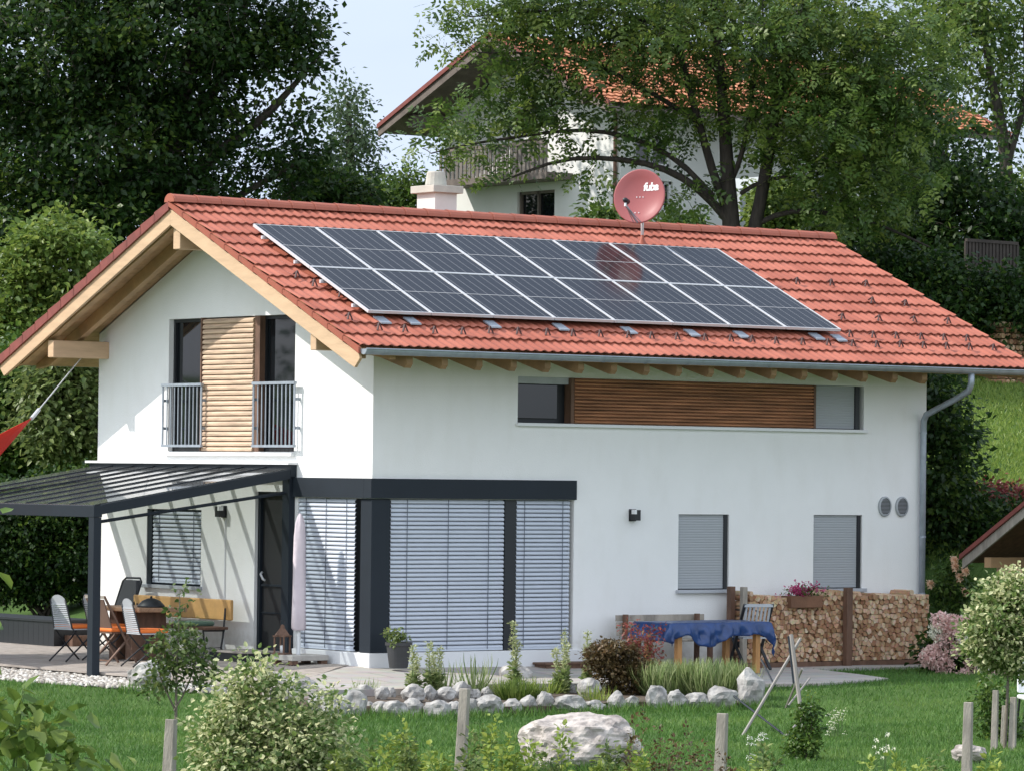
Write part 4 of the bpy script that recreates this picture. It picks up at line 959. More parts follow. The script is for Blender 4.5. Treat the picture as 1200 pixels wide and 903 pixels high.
t.links.new(ad.outputs[0], cr.inputs[0]); t.links.new(cr.outputs[0], mm.inputs[6]); t.links.new(nn.outputs['Color'], mm.inputs[7]); t.links.new(mm.outputs[2], b.inputs['Base Color'])
bp = t.nodes.new('ShaderNodeBump'); bp.inputs['Strength'].default_value = .6; bp.inputs['Distance'].default_value = .01; t.links.new(nn.outputs['Fac'], bp.inputs['Height']); t.links.new(bp.outputs[0], b.inputs['Normal'])
pts = []; cs_ = .079; rg = random.Random(4)
for j in range(15):
    for i in range(50):
        x = WX0+(i+.5+.5*(j % 2))*cs_*.92+rg.uniform(-.030, .030); z = WZ0+(j+.5)*cs_*.86+rg.uniform(-.027, .027)
        if x > WX1+.1: continue
        pts.append((x, z))
topz = lambda x: WZ0+.99+.018*math.sin(x*5)+.012*math.sin(x*13)-(.05 if 6.7 < x < 7.4 else 0)
def clip(poly, nx, nz, c):
    out = []
    for i in range(len(poly)):
        p, q = poly[i], poly[(i+1) % len(poly)]; a, b_ = p[0]*nx+p[1]*nz-c, q[0]*nx+q[1]*nz-c
        if a <= 0: out.append(p)
        if (a < 0) != (b_ < 0): t_ = a/(a-b_); out.append((p[0]+(q[0]-p[0])*t_, p[1]+(q[1]-p[1])*t_))
    return out
cells = []
for i, (x, z) in enumerate(pts):
    if z > topz(x)-.02: continue
    poly = [(x+.058*math.cos(a_), z+.058*math.sin(a_)) for a_ in np.linspace(0, 2*PI, 9)[:-1]+.2]
    for k, (x2, z2) in enumerate(pts):
        if k == i or abs(x2-x) > .25 or abs(z2-z) > .25: continue
        nx, nz = x2-x, z2-z; poly = clip(poly, nx, nz, (x2*x2+z2*z2-x*x-z*z)/2)
        if not poly: break
    poly = clip(poly, 0, -1, -WZ0) if poly else poly
    poly = clip(poly, 1, 0, WX1) if poly else poly
    if len(poly) < 3: continue
    ar = abs(sum(poly[a][0]*poly[(a+1) % len(poly)][1]-poly[(a+1) % len(poly)][0]*poly[a][1] for a in range(len(poly))))/2
    cells.append((ar, x, z, poly))
cells.sort(key=lambda c: -c[0])
def log_geo(mb, c, rn):
    ar, x, z, poly = c; cx = sum(p[0] for p in poly)/len(poly); cz = sum(p[1] for p in poly)/len(poly)
    sh = rg.uniform(.82, .94); y0 = WY0+rg.uniform(-.022, .03); k = len(poly); ty = rg.uniform(-.12, .12)
    fr_ = [(cx+(p[0]-cx)*sh, y0+ty*(p[0]-cx), cz+(p[1]-cz)*sh) for p in poly]; bk = [(p[0], WY1, p[2]) for p in fr_]
    mb.add([(a-WX0, b_-WY0, c_+.20) for a, b_, c_ in fr_+bk], [tuple(range(k)), tuple(range(2*k-1, k-1, -1))]+[(i, (i+1) % k, (i+1) % k+k, i+k) for i in range(k)])
    v = rg.uniform(0, 1)
    if abs(z-.42) < .1 and rg.random() < .35: v *= .3
    rn += [v]*(2*k)
def setr(o, rn): a = o.data.attributes.new('rnd', 'FLOAT', 'POINT'); a.data.foreach_set('value', rn)
for c in cells[:100]:
    mb = MB(); rn = []; log_geo(mb, c, rn); o = mb.build('log', logm, T); setr(o, rn)
mb = MB(); rn = []
for c in cells[100:]: log_geo(mb, c, rn)
o = mb.build('logs', logm, T); setr(o, rn); tag(o, kind='stuff')
MB().box((.02, .10, .16), (WX1-WX0-.02, WY1-WY0-.001, .16+.86)).build('dark_filler', anthd, T)  # near-black box filling the gaps between the logs
for k, x in enumerate((8.05,)): 
    MB().box((x-WX0-.05, -.13, -.02), (x-WX0+.06, -.035, 1.22)).build('post', browns, T, bevel=.008)
MB().box((-.10, -.02, 0), (-.02, .06, 1.24)).build('post', greyw, T, bevel=.006); MB().box((-.12, .24, 0), (-.03, .33, 1.24)).build('post', browns, T, bevel=.006)
MB().box((-.05, -.02, .08), (WX1-WX0+.04, .38, .148)).build('base_beam', browns, T)
T2 = MB().box((6.9, -.62, -.5), (10.3, -.06, -.125)).build('concrete_strip', conc); tag(T2, kind='structure')
fb = onY(922, 714, -.42)
T = thing('flower_box', 'brown wooden flower box with purple petunias resting on the firewood stack', 'flower box', (7.27, -.44, topz(7.2)-.13))
MB().box((-.30, -.16, .0), (.30, .07, .17)).build('box', mat('box_wood', (.16, .075, .04), .7, var=.25, bump=.2), T, bevel=.006)
C = RNG.normal(0, 1, (34, 3))*(.16, .06, .035)+(0, -.04, .21); V, Fq, rn = leaves(C, 7, .03, .045, LEAF2); npmesh('foliage', V, Fq, lm_mid, T, rn)
C = RNG.normal(0, 1, (60, 3))*(.16, .06, .045)+(-.02, -.06, .26); V, Fq, rn = leaves(C, 7, .018, .04, LEAF2); npmesh('blossoms', V, Fq, lm_purple, T, rn)

# ================================================================== GARDEN: stones, gravel, bed
def ground(px, py):
    z = -.3; p = onZ(px, py, z)
    for _ in range(25): z = .5*z+.5*float(hgt(p[0], p[1])); p = onZ(px, py, z)
    return p
def rock(name, px, py, wpx, hpx, m, seed, label, cat='rock', group=None, sub=3, rough=.16, deepf=.8, sink=.12, D=None, zf=None):
    p = ground(px, py); D = depth(p) if D is None else D
    if abs(depth(p)-D) > .5: p = at(px, py, D)
    if zf is not None: p = onZ(px, py, zf); D = depth(p)
    w_, h_ = wpx*D/F/2, hpx*D/F
    bm = bmesh.new(); bmesh.ops.create_icosphere(bm, subdivisions=sub, radius=1)
    sd = Vector((seed*3.7, seed*1.3, seed*.7)); r0 = random.Random(seed)
    planes = [(Vector((r0.gauss(0, 1), r0.gauss(0, 1), r0.gauss(0, .8))).normalized(), r0.uniform(.70, .95)) for _ in range(9)]
    for v in bm.verts:
        for n_, d_ in planes:
            e_ = v.co.dot(n_)-d_
            if e_ > 0: v.co -= n_*e_*.9
        v.co *= 1+rough*noise.fractal(v.co*1.6+sd, .8, 2., 4)+(.05 if sub > 3 else .035)*noise.ridged_multi_fractal(v.co*3.2+sd, .9, 2.1, 4, 1., 2.)
    xs = [v.co.dot(Vector(RT)) for v in bm.verts]; zs = [v.co.z for v in bm.verts]
    kx = w_*2/(max(xs)-min(xs)); kz = h_*(1+sink)/(max(zs)-min(zs)); z0 = min(zs)
    for v in bm.verts:
        a = v.co.dot(Vector(RT)); b_ = v.co.dot(Vector((FH[0], FH[1], 0))); z = (v.co.z-z0)*kz-h_*sink
        a *= kx; b_ *= kx*deepf
        v.co = Vector((RH[0]*a+FH[0]*b_, RH[1]*a+FH[1]*b_, z))
    me = bpy.data.meshes.new(name); bm.to_mesh(me); bm.free(); me.materials.append(m)
    me.polygons.foreach_set('use_smooth', [False]*len(me.polygons))
    o = bpy.data.objects.new(name, me); COL.objects.link(o); o.location = p
    return tag(o, label, cat, group)
def gpt(px, D): p = at(px, 600, D); return np.array((p[0], p[1], float(hgt(p[0], p[1]))))
bedp = [ground(a, b) for a, b in ((285, 812), (330, 820), (380, 836), (450, 838), (560, 838), (660, 835), (740, 828), (800, 830), (880, 828), (893, 818), (885, 801), (760, 800), (690, 803), (580, 805), (480, 807), (378, 809), (305, 807))]
k = len(bedp)
o = MB().add([(p[0], p[1], -.27 if i < 10 else -.20) for i, p in enumerate(bedp)]+[(p[0], p[1], -.6) for p in bedp], [tuple(range(k))]+[(i, (i+1) % k, (i+1) % k+k, i+k) for i in range(k)]).build('flower_bed', soil); tag(o, kind='structure')
back = [(428, 817, 17, 14), (447, 820, 17, 15), (459, 818, 10, 12), (483, 822, 27, 19), (503, 821, 14, 17), (521, 821, 25, 15), (541, 819, 22, 19), (556, 819, 14, 11), (571, 819, 14, 14), (652, 812, 22, 12), (668, 813, 16, 12), (691, 816, 26, 20)]
front = [(391, 843, 30, 24), (413, 840, 32, 28), (432, 836, 15, 13), (447, 838, 22, 15), (463, 840, 28, 18), (485, 840, 26, 20), (512, 841, 30, 19), (532, 840, 20, 17), (551, 838, 23, 18), (573, 838, 34, 22), (601, 836, 23, 16), (619, 835, 19, 19), (639, 834, 20, 22), (668, 835, 38, 19), (697, 834, 24, 13), (722, 831, 20, 20), (741, 829, 16, 13), (770, 830, 25, 24), (792, 830, 24, 20), (818, 830, 30, 17), (845, 830, 34, 24), (865, 824, 14, 12), (879, 827, 30, 40)]
for nm, lst, row in (('back', back, 'back row of the stone border'), ('front', front, 'front row of the stone border')):
    for i, (a, b, c, d) in enumerate(lst):
        lab = 'pale limestone rock, number %d from the left in the %s' % (i+1, row)
        if nm == 'front' and i == 22: lab = 'tall tilted pale grey rock at the right end of the stone border'
        if nm == 'front' and i == 0: lab = 'pale limestone rock at the left end of the front row of the stone border'
        rock('border_rock', a, b, c*1.12, d*1.15, rockm, 10+i+(50 if nm == 'back' else 0), lab, 'rock', 'rocks edging the flower bed', zf=-.255 if nm == 'back' else None, rough=.22)
for i, (a, b, c, d, lab) in enumerate([(175, 806, 52, 35, 'large angular grey-white boulder beside the young tree at the deck edge'), (322, 808, 30, 22, 'whitish rock behind the left part of the variegated shrub'), (350, 818, 44, 28, 'broad pale rock behind the variegated shrub at the deck corner'), (376, 834, 32, 24, 'pale rock half hidden at the right of the variegated shrub'), (240, 812, 18, 13, 'small pale rock right of the young tree by the deck edge'), (259, 813, 15, 10, 'smaller flat pale rock between the young tree and the variegated shrub'), (603, 801, 40, 24, 'white rock behind the green grass tuft in the bed')]):
    rock('boulder' if c > 40 else 'loose_rock', a, b, c, d, rockm, 90+i, lab, 'boulder' if c > 40 else 'rock', sub=4 if c > 40 else 3)
rock('pink_boulder', 678, 912, 148, 78, rockp, 5, 'large pinkish white domed boulder on the lawn in the foreground', 'boulder', sub=5, rough=.10, deepf=.7, D=43.)
rock('lawn_rock', 1136, 893, 42, 22, rockp, 8, 'small pinkish rock on the lawn behind the right grey stake', 'rock', sub=4)
# taller unmown grass against the stones
Pb = []
for (a, b, c, d) in front+[(175, 808, 60, 30), (678, 905, 150, 70), (322, 812, 40, 20), (376, 838, 34, 20)]:
    for _ in range(int(c*7)):
        q = ground(a+random.uniform(-.6, .6)*c, b+random.uniform(-1, 5)) if b < 900 else gpt(a+random.uniform(-.52, .52)*c, 43.0-random.uniform(.25, .7)); Pb.append(q)
Pb = np.array(Pb); m = len(Pb)
V, Fq, rn = scatter([(0, -.05, 0), (0, .05, 0), (1, .01, .15), (1, -.01, .15)], [(0, 1, 2, 3)], Pb, RNG.normal(0, .35, (m, 3))*(1, 1, .2)+(0, 0, 1), RNG.normal(0, 1, (m, 3)), RNG.uniform(.05, .15, m), RNG.uniform(0, 1, m))
tag(npmesh('edge_grass', V, Fq, lm_lawn, None, rn), 'longer unmown grass growing up against the border stones and boulders', 'grass', kind='stuff')
# gravel strip
def pebbles(n, poly_px, name):
    P_ = [ground(a, b)[:2] for a, b in poly_px]; P_ = np.array(P_); lo, hi = P_.min(0), P_.max(0)
    q = RNG.uniform(lo, hi, (n*8, 2)); q = q[inpoly(q[:, 0], q[:, 1], [tuple(a) for a in P_])][:n]
    th = np.linspace(0, 2*PI, 7)[:-1]; tv = [(0, 0, 1)]+[(math.cos(a)*.85, math.sin(a)*.85, .5) for a in th]+[(math.cos(a), math.sin(a), -.1) for a in th]
    tf = [(0, 1+i, 1+(i+1) % 6, 1+(i+1) % 6) for i in range(6)]+[(1+i, 7+i, 7+(i+1) % 6, 1+(i+1) % 6) for i in range(6)]
    tf = [(0, 1, 2, 3), (0, 3, 4, 5), (0, 5, 6, 1)]+tf[6:]
    m = len(q); Pp = np.c_[q, hgt(q[:, 0], q[:, 1])+.012]; D_ = RNG.normal(0, 1, (m, 3))*(1, 1, .15); Un = np.array([0, 0, 1.])+RNG.normal(0, .25, (m, 3))
    V, Fq, rn = scatter(tv, tf, Pp, D_, Un, RNG.uniform(.018, .048, m), RNG.uniform(0, 1, m))
    V = V; o = npmesh(name, V, Fq, leafmat('pebble_colours', [(.16, .14, .12), (.38, .35, .31), (.60, .58, .54)], .0, .8), None, rn); return tag(o, 'strip of pale rounded pebbles along the front edge of the deck', 'gravel', kind='stuff')
pebbles(4200, [(-60, 783), (0, 783), (100, 793), (200, 800), (300, 807), (300, 816), (200, 811), (150, 808), (80, 803), (0, 797), (-60, 793)], 'gravel')
# lawn blades
n = 330000; u_ = RNG.uniform(-9, 9, n); v_ = 36+RNG.uniform(0, 1, n)**1.25*30
x_, y_ = uv2(u_, v_); keep = ~inpoly(x_, y_, POLYS[0]) & ~inpoly(x_, y_, poly if False else POLYS[1]) & ~((x_ > -.1) & (x_ < 10.3) & (y_ > -.6) & (y_ < 7.3)) & ~inpoly(x_, y_, [tuple(p[:2]) for p in bedp])
gp = [tuple(ground(a, b)[:2]) for a, b in [(-60, 783), (0, 783), (100, 793), (200, 800), (300, 807), (300, 816), (200, 811), (150, 808), (80, 803), (0, 797), (-60, 793)]]
keep &= ~inpoly(x_, y_, gp); x_, y_ = x_[keep], y_[keep]; m = len(x_)
gx_, gy_ = np.meshgrid(np.linspace(-20, 16, 220), np.linspace(-24, 12, 220), indexing='ij')
pg = np.array([noise.noise(Vector((a*.6, b*.6, 0)))+.7*noise.noise(Vector((a*2.3, b*2.3, 5)))+.5*noise.noise(Vector((a*6, b*6, 9))) for a, b in zip(gx_.ravel(), gy_.ravel())]).reshape(220, 220)
pn = pg[np.clip(((x_+20)/36*219).astype(int), 0, 219), np.clip(((y_+24)/36*219).astype(int), 0, 219)]
V, Fq, rn = scatter([(0, -.09, 0), (0, .09, 0), (1, .02, .12), (1, -.02, .12)], [(0, 1, 2, 3)], np.c_[x_, y_, hgt(x_, y_)-.005], RNG.normal(0, .45, (m, 3))*(1, 1, .2)+(0, 0, .9), RNG.normal(0, 1, (m, 3)), RNG.uniform(.035, .075, m), np.clip(RNG.normal(.45, .2, m)+pn*.5, 0, 1))
tag(npmesh('lawn_grass', V, Fq, lm_lawn, None, rn), 'short mown green grass of the lawn', 'grass', kind='stuff')

n = 90000; u_ = RNG.uniform(5.5, 11, n); v_ = RNG.uniform(65.5, 84, n); x_, y_ = uv2(u_, v_)
V, Fq, rn = scatter([(0, -.12, 0), (0, .12, 0), (1, .03, .12), (1, -.03, .12)], [(0, 1, 2, 3)], np.c_[x_, y_, hgt(x_, y_)-.005], RNG.normal(0, .5, (n, 3))*(1, 1, .2)+(0, 0, .9), RNG.normal(0, 1, (n, 3)), RNG.uniform(.04, .11, n), RNG.uniform(0, 1, n))
tag(npmesh('slope_grass', V, Fq, lm_meadow, None, rn), 'bright yellow-green grass on the slope at the right', 'grass', kind='stuff')
# ---- stakes and drying frame
def stake(px, pt, pb, wpx, D, lab, lean=0, name='wooden_stake', m=greyw):
    b_ = at(px, 600, D); zg = float(hgt(b_[0], b_[1])); top = at(px+lean, pt, D)
    T = MB(); wd = wpx*D/F; z1 = top[2]-zg; b0 = np.array((b_[0], b_[1])); t0 = np.array((top[0], top[1]))-b0
    T.bar((0, 0, -.2), (t0[0], t0[1], z1), wd, wd, up=(FH[0]+.25, FH[1]-.2, 0), w2=wd*.82, h2=wd*.82)
    o = T.build(name, m, None, bevel=.008); o.location = (b0[0], b0[1], zg); return tag(o, lab, 'stake')
stake(541, 806, 903, 13, 40, 'slanting grey wooden stake on the lawn left of the pink boulder', lean=4)
stake(846, 835, 903, 14, 41, 'short grey wooden stake below the crossed drying frame', lean=1)
stake(1135, 822, 903, 12, 41, 'tall grey wooden stake in front of the small pinkish lawn rock')
stake(201, 842, 903, 14, 41, 'thick grey wooden stake supporting the young tree')
for px, pt, wp, dd, lab in ((1167, 808, 8, 46.6, 'left stake of three round the variegated standard tree'), (1188, 816, 9, 46.6, 'right stake of three round the variegated standard tree'), (1177, 826, 6, 47.5, 'thin rear stake of three behind the trunk of the variegated standard tree')):
    stake(px, pt, 880, wp, dd, lab)
T = thing('drying_frame', 'frame of crossed pale wooden and dark metal poles standing on the lawn', 'frame', at(915, 862, 49))
Tb = np.array(T.location)
def pole(a, b, wpx, m): MB().tube([at(*a)-Tb, at(*b)-Tb], wpx*49/F/2*.62, 6).build('pole', m, T)
pole((868, 865, 48.6), (938, 748, 49.5), 6, mat('pale_pole', (.24, .22, .20), .6)); pole((927, 743, 49.3), (941, 851, 48.9), 8, MATS['pale_pole'])
pole((921, 828, 49.9), (940, 783, 49.4), 5, MATS['pale_pole']); pole((923, 827, 49.6), (949, 794, 50.2), 4, MATS['pale_pole']); pole((921, 862, 48.7), (955, 823, 49.9), 5, MATS['pale_pole'])
pole((860, 815, 50.0), (921, 862, 48.7), 4, anth); pole((892, 772, 50.2), (908, 803, 49.8), 4, anth); pole((924, 745, 49.2), (930, 800, 49), 4, anth)

# ---- plants
def gbase(px, py, D=None):
    if D is None: return ground(px, py)
    p = at(px, 600, D); return np.array((p[0], p[1], float(hgt(p[0], p[1]))))
def shrub(name, label, cat, base, blobs, nclus, nleaf, rc, size, lm, tmpl, nstem=6, bark=None, stem='stems', crown='foliage', group=None, **kw):
    mains = []
    for i in range(nstem):
        b = blobs[i % len(blobs)]; tgt = b[0]+np.array((random.uniform(-.3, .3)*b[1][0], random.uniform(-.3, .3)*b[1][0], random.uniform(-.5, .1)*b[1][1]))
        s0 = base+np.array((random.uniform(-.12, .12), random.uniform(-.12, .12), -.03))*min(1, b[1][0]*2)
        r = max(.006, b[1][0]*.025); mains.append(([s0, s0*.5+tgt*.5+np.array((0, 0, .1*b[1][1])), tgt], [r, r*.7, r*.3]))
    return tree(name, label, cat, blobs, mains, nclus, nleaf, rc, size, lm, tmpl, bark=bark or barkg, crown=crown, stem=stem, base=base, group=group, tip=kw.pop('tip', .0025), grow_=kw.pop('grow_', .005), sides=5, **kw)
def spikes(name, label, cat, base, tops, D, lm, flower=None, leaf=.05, rad=.02, dens=60, stemr=.004, fl_from=.5, group=None, lname='leaves', fname='flower_spike', smat=None):
    """upright stalks: tops = [(px,py)]"""
    T = thing(name, label, cat, base, group=group); mb = MB(); P = []; Fl = []; Fo = []
    for it, (px, py) in enumerate(tops):
        tp_ = at(px, py, D+random.uniform(-.15, .15))-base; b0 = np.array((tp_[0]*.7+random.uniform(-.03, .03), tp_[1]*.7, -.02)); mid = (tp_+b0)/2+np.array((random.uniform(-.02, .02), 0, 0))
        mb.tube([b0, mid, tp_], [stemr, stemr*.8, stemr*.4], 5)
        ts = RNG.uniform(.05, 1, dens)
        for t_ in ts:
            q = b0*(1-t_)+tp_*t_; (Fl if flower is not None and t_ > fl_from else P).append(q)
            if flower is not None and t_ > fl_from: Fo.append(it)
    mb.build('stem', smat or stemg, T)
    for nm, L_, l2, sz, rr in ((lname, P, lm, leaf, rad), (fname, Fl, flower, leaf*.5, rad*.8)):
        if not L_: continue
        for L_ in ([L_] if l2 is lm and flower is None or nm == lname else [L_[k_::1] if len(tops) == 1 else [q for q, o_ in zip(Fl, Fo) if o_ == k_] for k_ in range(len(tops))]):
         if not L_: continue
         C = np.array(L_); m = len(C); off = RNG.normal(0, 1, (m, 3))*(1, 1, .5); V, Fq, rn = scatter(LEAF2[0], LEAF2[1], C+off*rr*.5, off+(0, 0, .5), np.array([0, 0, 1.])+RNG.normal(0, .5, (m, 3)), sz*RNG.uniform(.5, 1.3, m), RNG.uniform(0, 1, m)); npmesh(nm, V, Fq, l2, T, rn)
    return T
def tuft(name, label, cat, base, n, rad, hgt_, lm, spread=.5, wid=1., group=None):
    T = thing(name, label, cat, base, group=group); a = RNG.uniform(0, 2*PI, n); r = rad*np.sqrt(RNG.uniform(0, 1, n))
    P = np.c_[r*np.cos(a), r*np.sin(a), np.zeros(n)]; P = P[:, :1]*RT+P[:, 1:2]*FW*.6; P[:, 2] = 0
    D_ = P/rad*spread+RNG.normal(0, .22, (n, 3)); D_[:, 2] = 1
    V = []; tv = [(0, -.02*wid, 0), (0, .02*wid, 0), (.45, .018*wid, .03), (.45, -.018*wid, .03), (.8, .012*wid, -.03), (.8, -.012*wid, -.03), (1., .002, -.14), (1., -.002, -.14)]
    V, Fq, rn = scatter(tv, [(0, 1, 2, 3), (3, 2, 4, 5), (5, 4, 6, 7)], P, D_, P+RNG.normal(0, .05, (n, 3))+(0, 0, .01), hgt_*RNG.uniform(.5, 1.1, n), RNG.uniform(0, 1, n))
    npmesh('blades', V, Fq, lm, T, rn); return T
# bed plants
b = gbase(605, 822); tuft('grass_tuft', 'rounded bright green grass tuft in the flower bed', 'ornamental grass', b, 900, .24, .32, lm_light, .8)
for (px, py, hw, hh, n_, lab) in ((785, 818, 30, 44, 1500, 'pale green lavender clump, left half of the mass before the blue table'), (838, 818, 34, 46, 1700, 'pale green lavender clump, right half of the mass before the blue table')):
    b = gbase(px, py); D_ = depth(b); tuft('lavender', lab, 'lavender', b, n_, hw*D_/F, hh*D_/F, lm_grassy, .55, .8)
for (px, py, hpx, n_, lab, lm) in ((430, 815, 22, 70, 'thin grass clump at the left of the bed', lm_grassy), (700, 826, 26, 120, 'straw coloured grass at the foot of the dark reddish shrub', lm_yel), (555, 812, 45, 60, 'thin green grass blades left of the round tuft', lm_grassy), (640, 815, 24, 90, 'low yellow-green clump right of the round tuft', lm_yel), (520, 812, 36, 50, 'sparse upright grass blades behind the slanting stake', lm_grassy)):
    b = gbase(px, py); tuft('bed_grass', lab, 'ornamental grass', b, n_, .16, hpx*depth(b)/F, lm, .6, 1.1)
for tops, bx, lab in (([(484, 757), (489, 768)], 486, 'pale green flower spikes right of the dark pot'), ([(504, 753), (516, 757), (508, 765)], 508, 'tall pale green flower spikes in front of the middle blind'), ([(602, 728), (606, 750)], 603, 'tallest pale green flower spike in front of the bay mullion'),
                      ([(651, 760), (662, 738), (664, 755)], 658, 'pale green flower spikes below the right bay window'), ([(688, 740), (690, 755)], 689, 'lone pale flower spike left of the dark reddish shrub')):
    b = gbase(bx, 815); spikes('mullein', lab, 'flowering plant', b, tops, depth(b), lm_grassy, lm_cream, leaf=.075, rad=.045, dens=320, stemr=.006, fl_from=.45)
b = gbase(727, 818); D_ = depth(b)
shrub('barberry', 'dark reddish brown shrub at the corner of the flower bed', 'shrub', b, [PB(718, 775, D_, 28, 26, .3), PB(735, 800, D_, 26, 22, .3), PB(703, 768, D_, 14, 14, .2), PB(745, 780, D_, 16, 20, .2)], 150, 42, .06, .05, lm_red, LEAF2, 9, sag=.05)
b = gbase(755, 815); D_ = depth(b)
shrub('red_plant', 'airy plant with reddish pink leaves between the dark shrub and the lavender', 'plant', b, [PB(752, 755, D_, 22, 16, .2), PB(765, 740, D_, 16, 12, .2), PB(745, 735, D_, 12, 12, .15), PB(758, 775, D_, 18, 15, .2)], 60, 12, .06, .05, lm_pinkred, LEAF2, 8, bark=stemg)
# young tree with its own stake
b = gbase(203, 903, 41); b = at(203, 903, 41.15); b[2] = float(hgt(b[0], b[1])); D_ = 41.15
tree('young_tree', 'slender young tree with narrow leafy crown tied to a grey stake on the left lawn', 'young tree',
     [PB(207, 765, D_, 30, 34, .25), PB(190, 788, D_, 24, 20, .2), PB(234, 778, D_, 20, 26, .2), PB(174, 806, D_, 12, 12, .12, .7), PB(212, 735, D_, 12, 30, .15, .7), PB(247, 795, D_, 9, 14, .12, .8), PB(213, 700, D_, 5, 18, .05, .8), PB(190, 760, D_, 8, 20, .1, .6)],
     [([b, at(205, 850, D_), at(206, 800, D_), at(210, 740, D_), at(211, 690, D_)], [.022, .019, .014, .009, .004]), ([at(206, 835, D_), at(222, 800, D_), at(232, 765, D_)], [.010, .008, .004]), ([at(205, 830, D_), at(190, 800, D_), at(185, 775, D_)], [.010, .008, .004])],
     130, 9, .046, .058, lm_young, LEAF2, bark=barkg, tip=.002, grow_=.006, sag=.0)
# variegated shrub in the foreground
D_ = 39; b = gbase(305, 903, D_)
shrub('variegated_shrub', 'large cream and green variegated shrub in the left foreground', 'shrub', b, [PB(300, 880, D_, 66, 50, .6, .8), PB(355, 888, D_, 42, 40, .5, .8), PB(268, 888, D_, 32, 34, .4, .8), PB(292, 838, D_, 30, 26, .3, .8), PB(345, 845, D_, 24, 24, .25, .8), PB(315, 940, D_, 84, 60, .7), PB(262, 822, D_, 10, 26, .15, .7), PB(332, 800, D_, 12, 24, .15), PB(300, 792, D_, 10, 22, .12), PB(378, 826, D_, 12, 28, .15), PB(248, 855, D_, 12, 22, .2, .7), PB(395, 860, D_, 12, 22, .2, .7), PB(282, 800, D_, 8, 18, .1)], 400, 40, .115, .056, lm_varieg, LEAF2, 18, droop=.1, bark=barkg)
# vine on a pole
D_ = 45; b = gbase(947, 903, D_)
shrub('climbing_vine', 'narrow green climbing vine below the crossed drying frame', 'climber', b, [PB(946, 850, D_, 14, 32, .14), PB(943, 880, D_, 20, 24, .2), PB(950, 905, D_, 24, 26, .22), PB(955, 825, D_, 8, 18, .08)], 110, 26, .045, .05, lm_mid, LEAF2, 5)
# foreground weeds: tall yellow-green stalks
rw = random.Random(3)
W_ = [(432, 868), (446, 882), (470, 842), (476, 858), (505, 872), (395, 880), (562, 846), (577, 836), (598, 858), (640, 875), (660, 850), (704, 888), (712, 868), (735, 872), (752, 880), (418, 880), (520, 885), (590, 875), (895, 872), (890, 885), (1050, 885), (1100, 880), (1080, 890), (620, 868), (548, 880), (456, 862), (488, 880), (405, 868), (1020, 892), (1160, 880)]
places = ['left of the slanting stake', 'right of the slanting stake', 'before the pink boulder', 'near the short stake', 'near the right stake']
for i, (px, py) in enumerate(W_):
    D_ = 38.2+rw.uniform(-1.2, 1.2); b = gbase(px+rw.uniform(-6, 6), 903, D_)
    pl = places[0] if px < 530 else places[1] if px < 660 else places[2] if px < 800 else places[3] if px < 950 else places[4]
    spikes('goldenrod', 'yellow-green leafy stalks rising at the bottom edge %s' % pl, 'wild plant', b, [(px, py), (px+rw.uniform(-14, 14), py+rw.uniform(6, 25)), (px+rw.uniform(-9, 9), py+rw.uniform(10, 30))], D_, lm_yel if i % 3 else lm_shrub, None, leaf=.062, rad=.05, dens=75, stemr=.004, group='yellow-green stalks at the bottom edge '+pl)
for i, (px, py) in enumerate([(742, 838), (755, 828), (772, 850), (790, 862), (805, 848), (822, 868), (838, 876), (785, 880), (765, 872), (852, 885)]):
    D_ = 38.6+rw.uniform(-1, 1); b = gbase(px-14, 903, D_)
    spikes('dark_weed', 'dark reddish stalks leaning right between the pink boulder and short stake', 'wild plant', b, [(px, py), (px+rw.uniform(-12, 8), py+rw.uniform(8, 22))], D_, lm_red, None, leaf=.04, rad=.04, dens=70, stemr=.0045, group='dark reddish stalks right of the pink boulder')
# big-leaved branch at the lower left
D_ = 15.; b = gbase(-10, 903, D_)
shrub('hazel_branch', 'large-leaved green bush close to the camera at the lower left corner', 'shrub', b, [PB(15, 850, D_, 42, 46, .15), PB(45, 880, D_, 50, 34, .15), PB(80, 895, D_, 40, 26, .12), PB(30, 800, D_, 10, 16, .08), PB(-12, 700, D_, 8, 40, .1, .4), PB(-6, 616, D_, 12, 12, .05)], 50, 4.5, .05, .080, lm_light, LEAF2, 12, bark=stemg, stem='stems', crown='leaves')
# daisies
for (px, py, n_, lab) in ((980, 865, 26, 'small white wildflowers on the lawn between the vine and the right stake'), (887, 893, 16, 'low white wildflowers right of the short stake'), (1035, 893, 14, 'low whitish wildflowers left of the right stake')):
    b = gbase(px, py) if py < 880 else gbase(px, py, 41.5); T = thing('wildflowers', lab, 'wildflowers', b); D_ = depth(b); mb = MB(); C = []
    for _ in range(n_):
        q = at(px+rw.uniform(-12, 12), py-rw.uniform(4, 36), D_+rw.uniform(-.2, .2))-b; C.append(q); mb.tube([(q[0]*.6, q[1]*.6, -.02), q], .0025, 4)
    mb.build('stem', stemg, T); V, Fq, rn = leaves(np.zeros((1, 3)), 8, .010, .024, LEAF1, flat=.4)
    for q in C: npmesh('flower_head', V, Fq, lm_white, T, rn).location = q
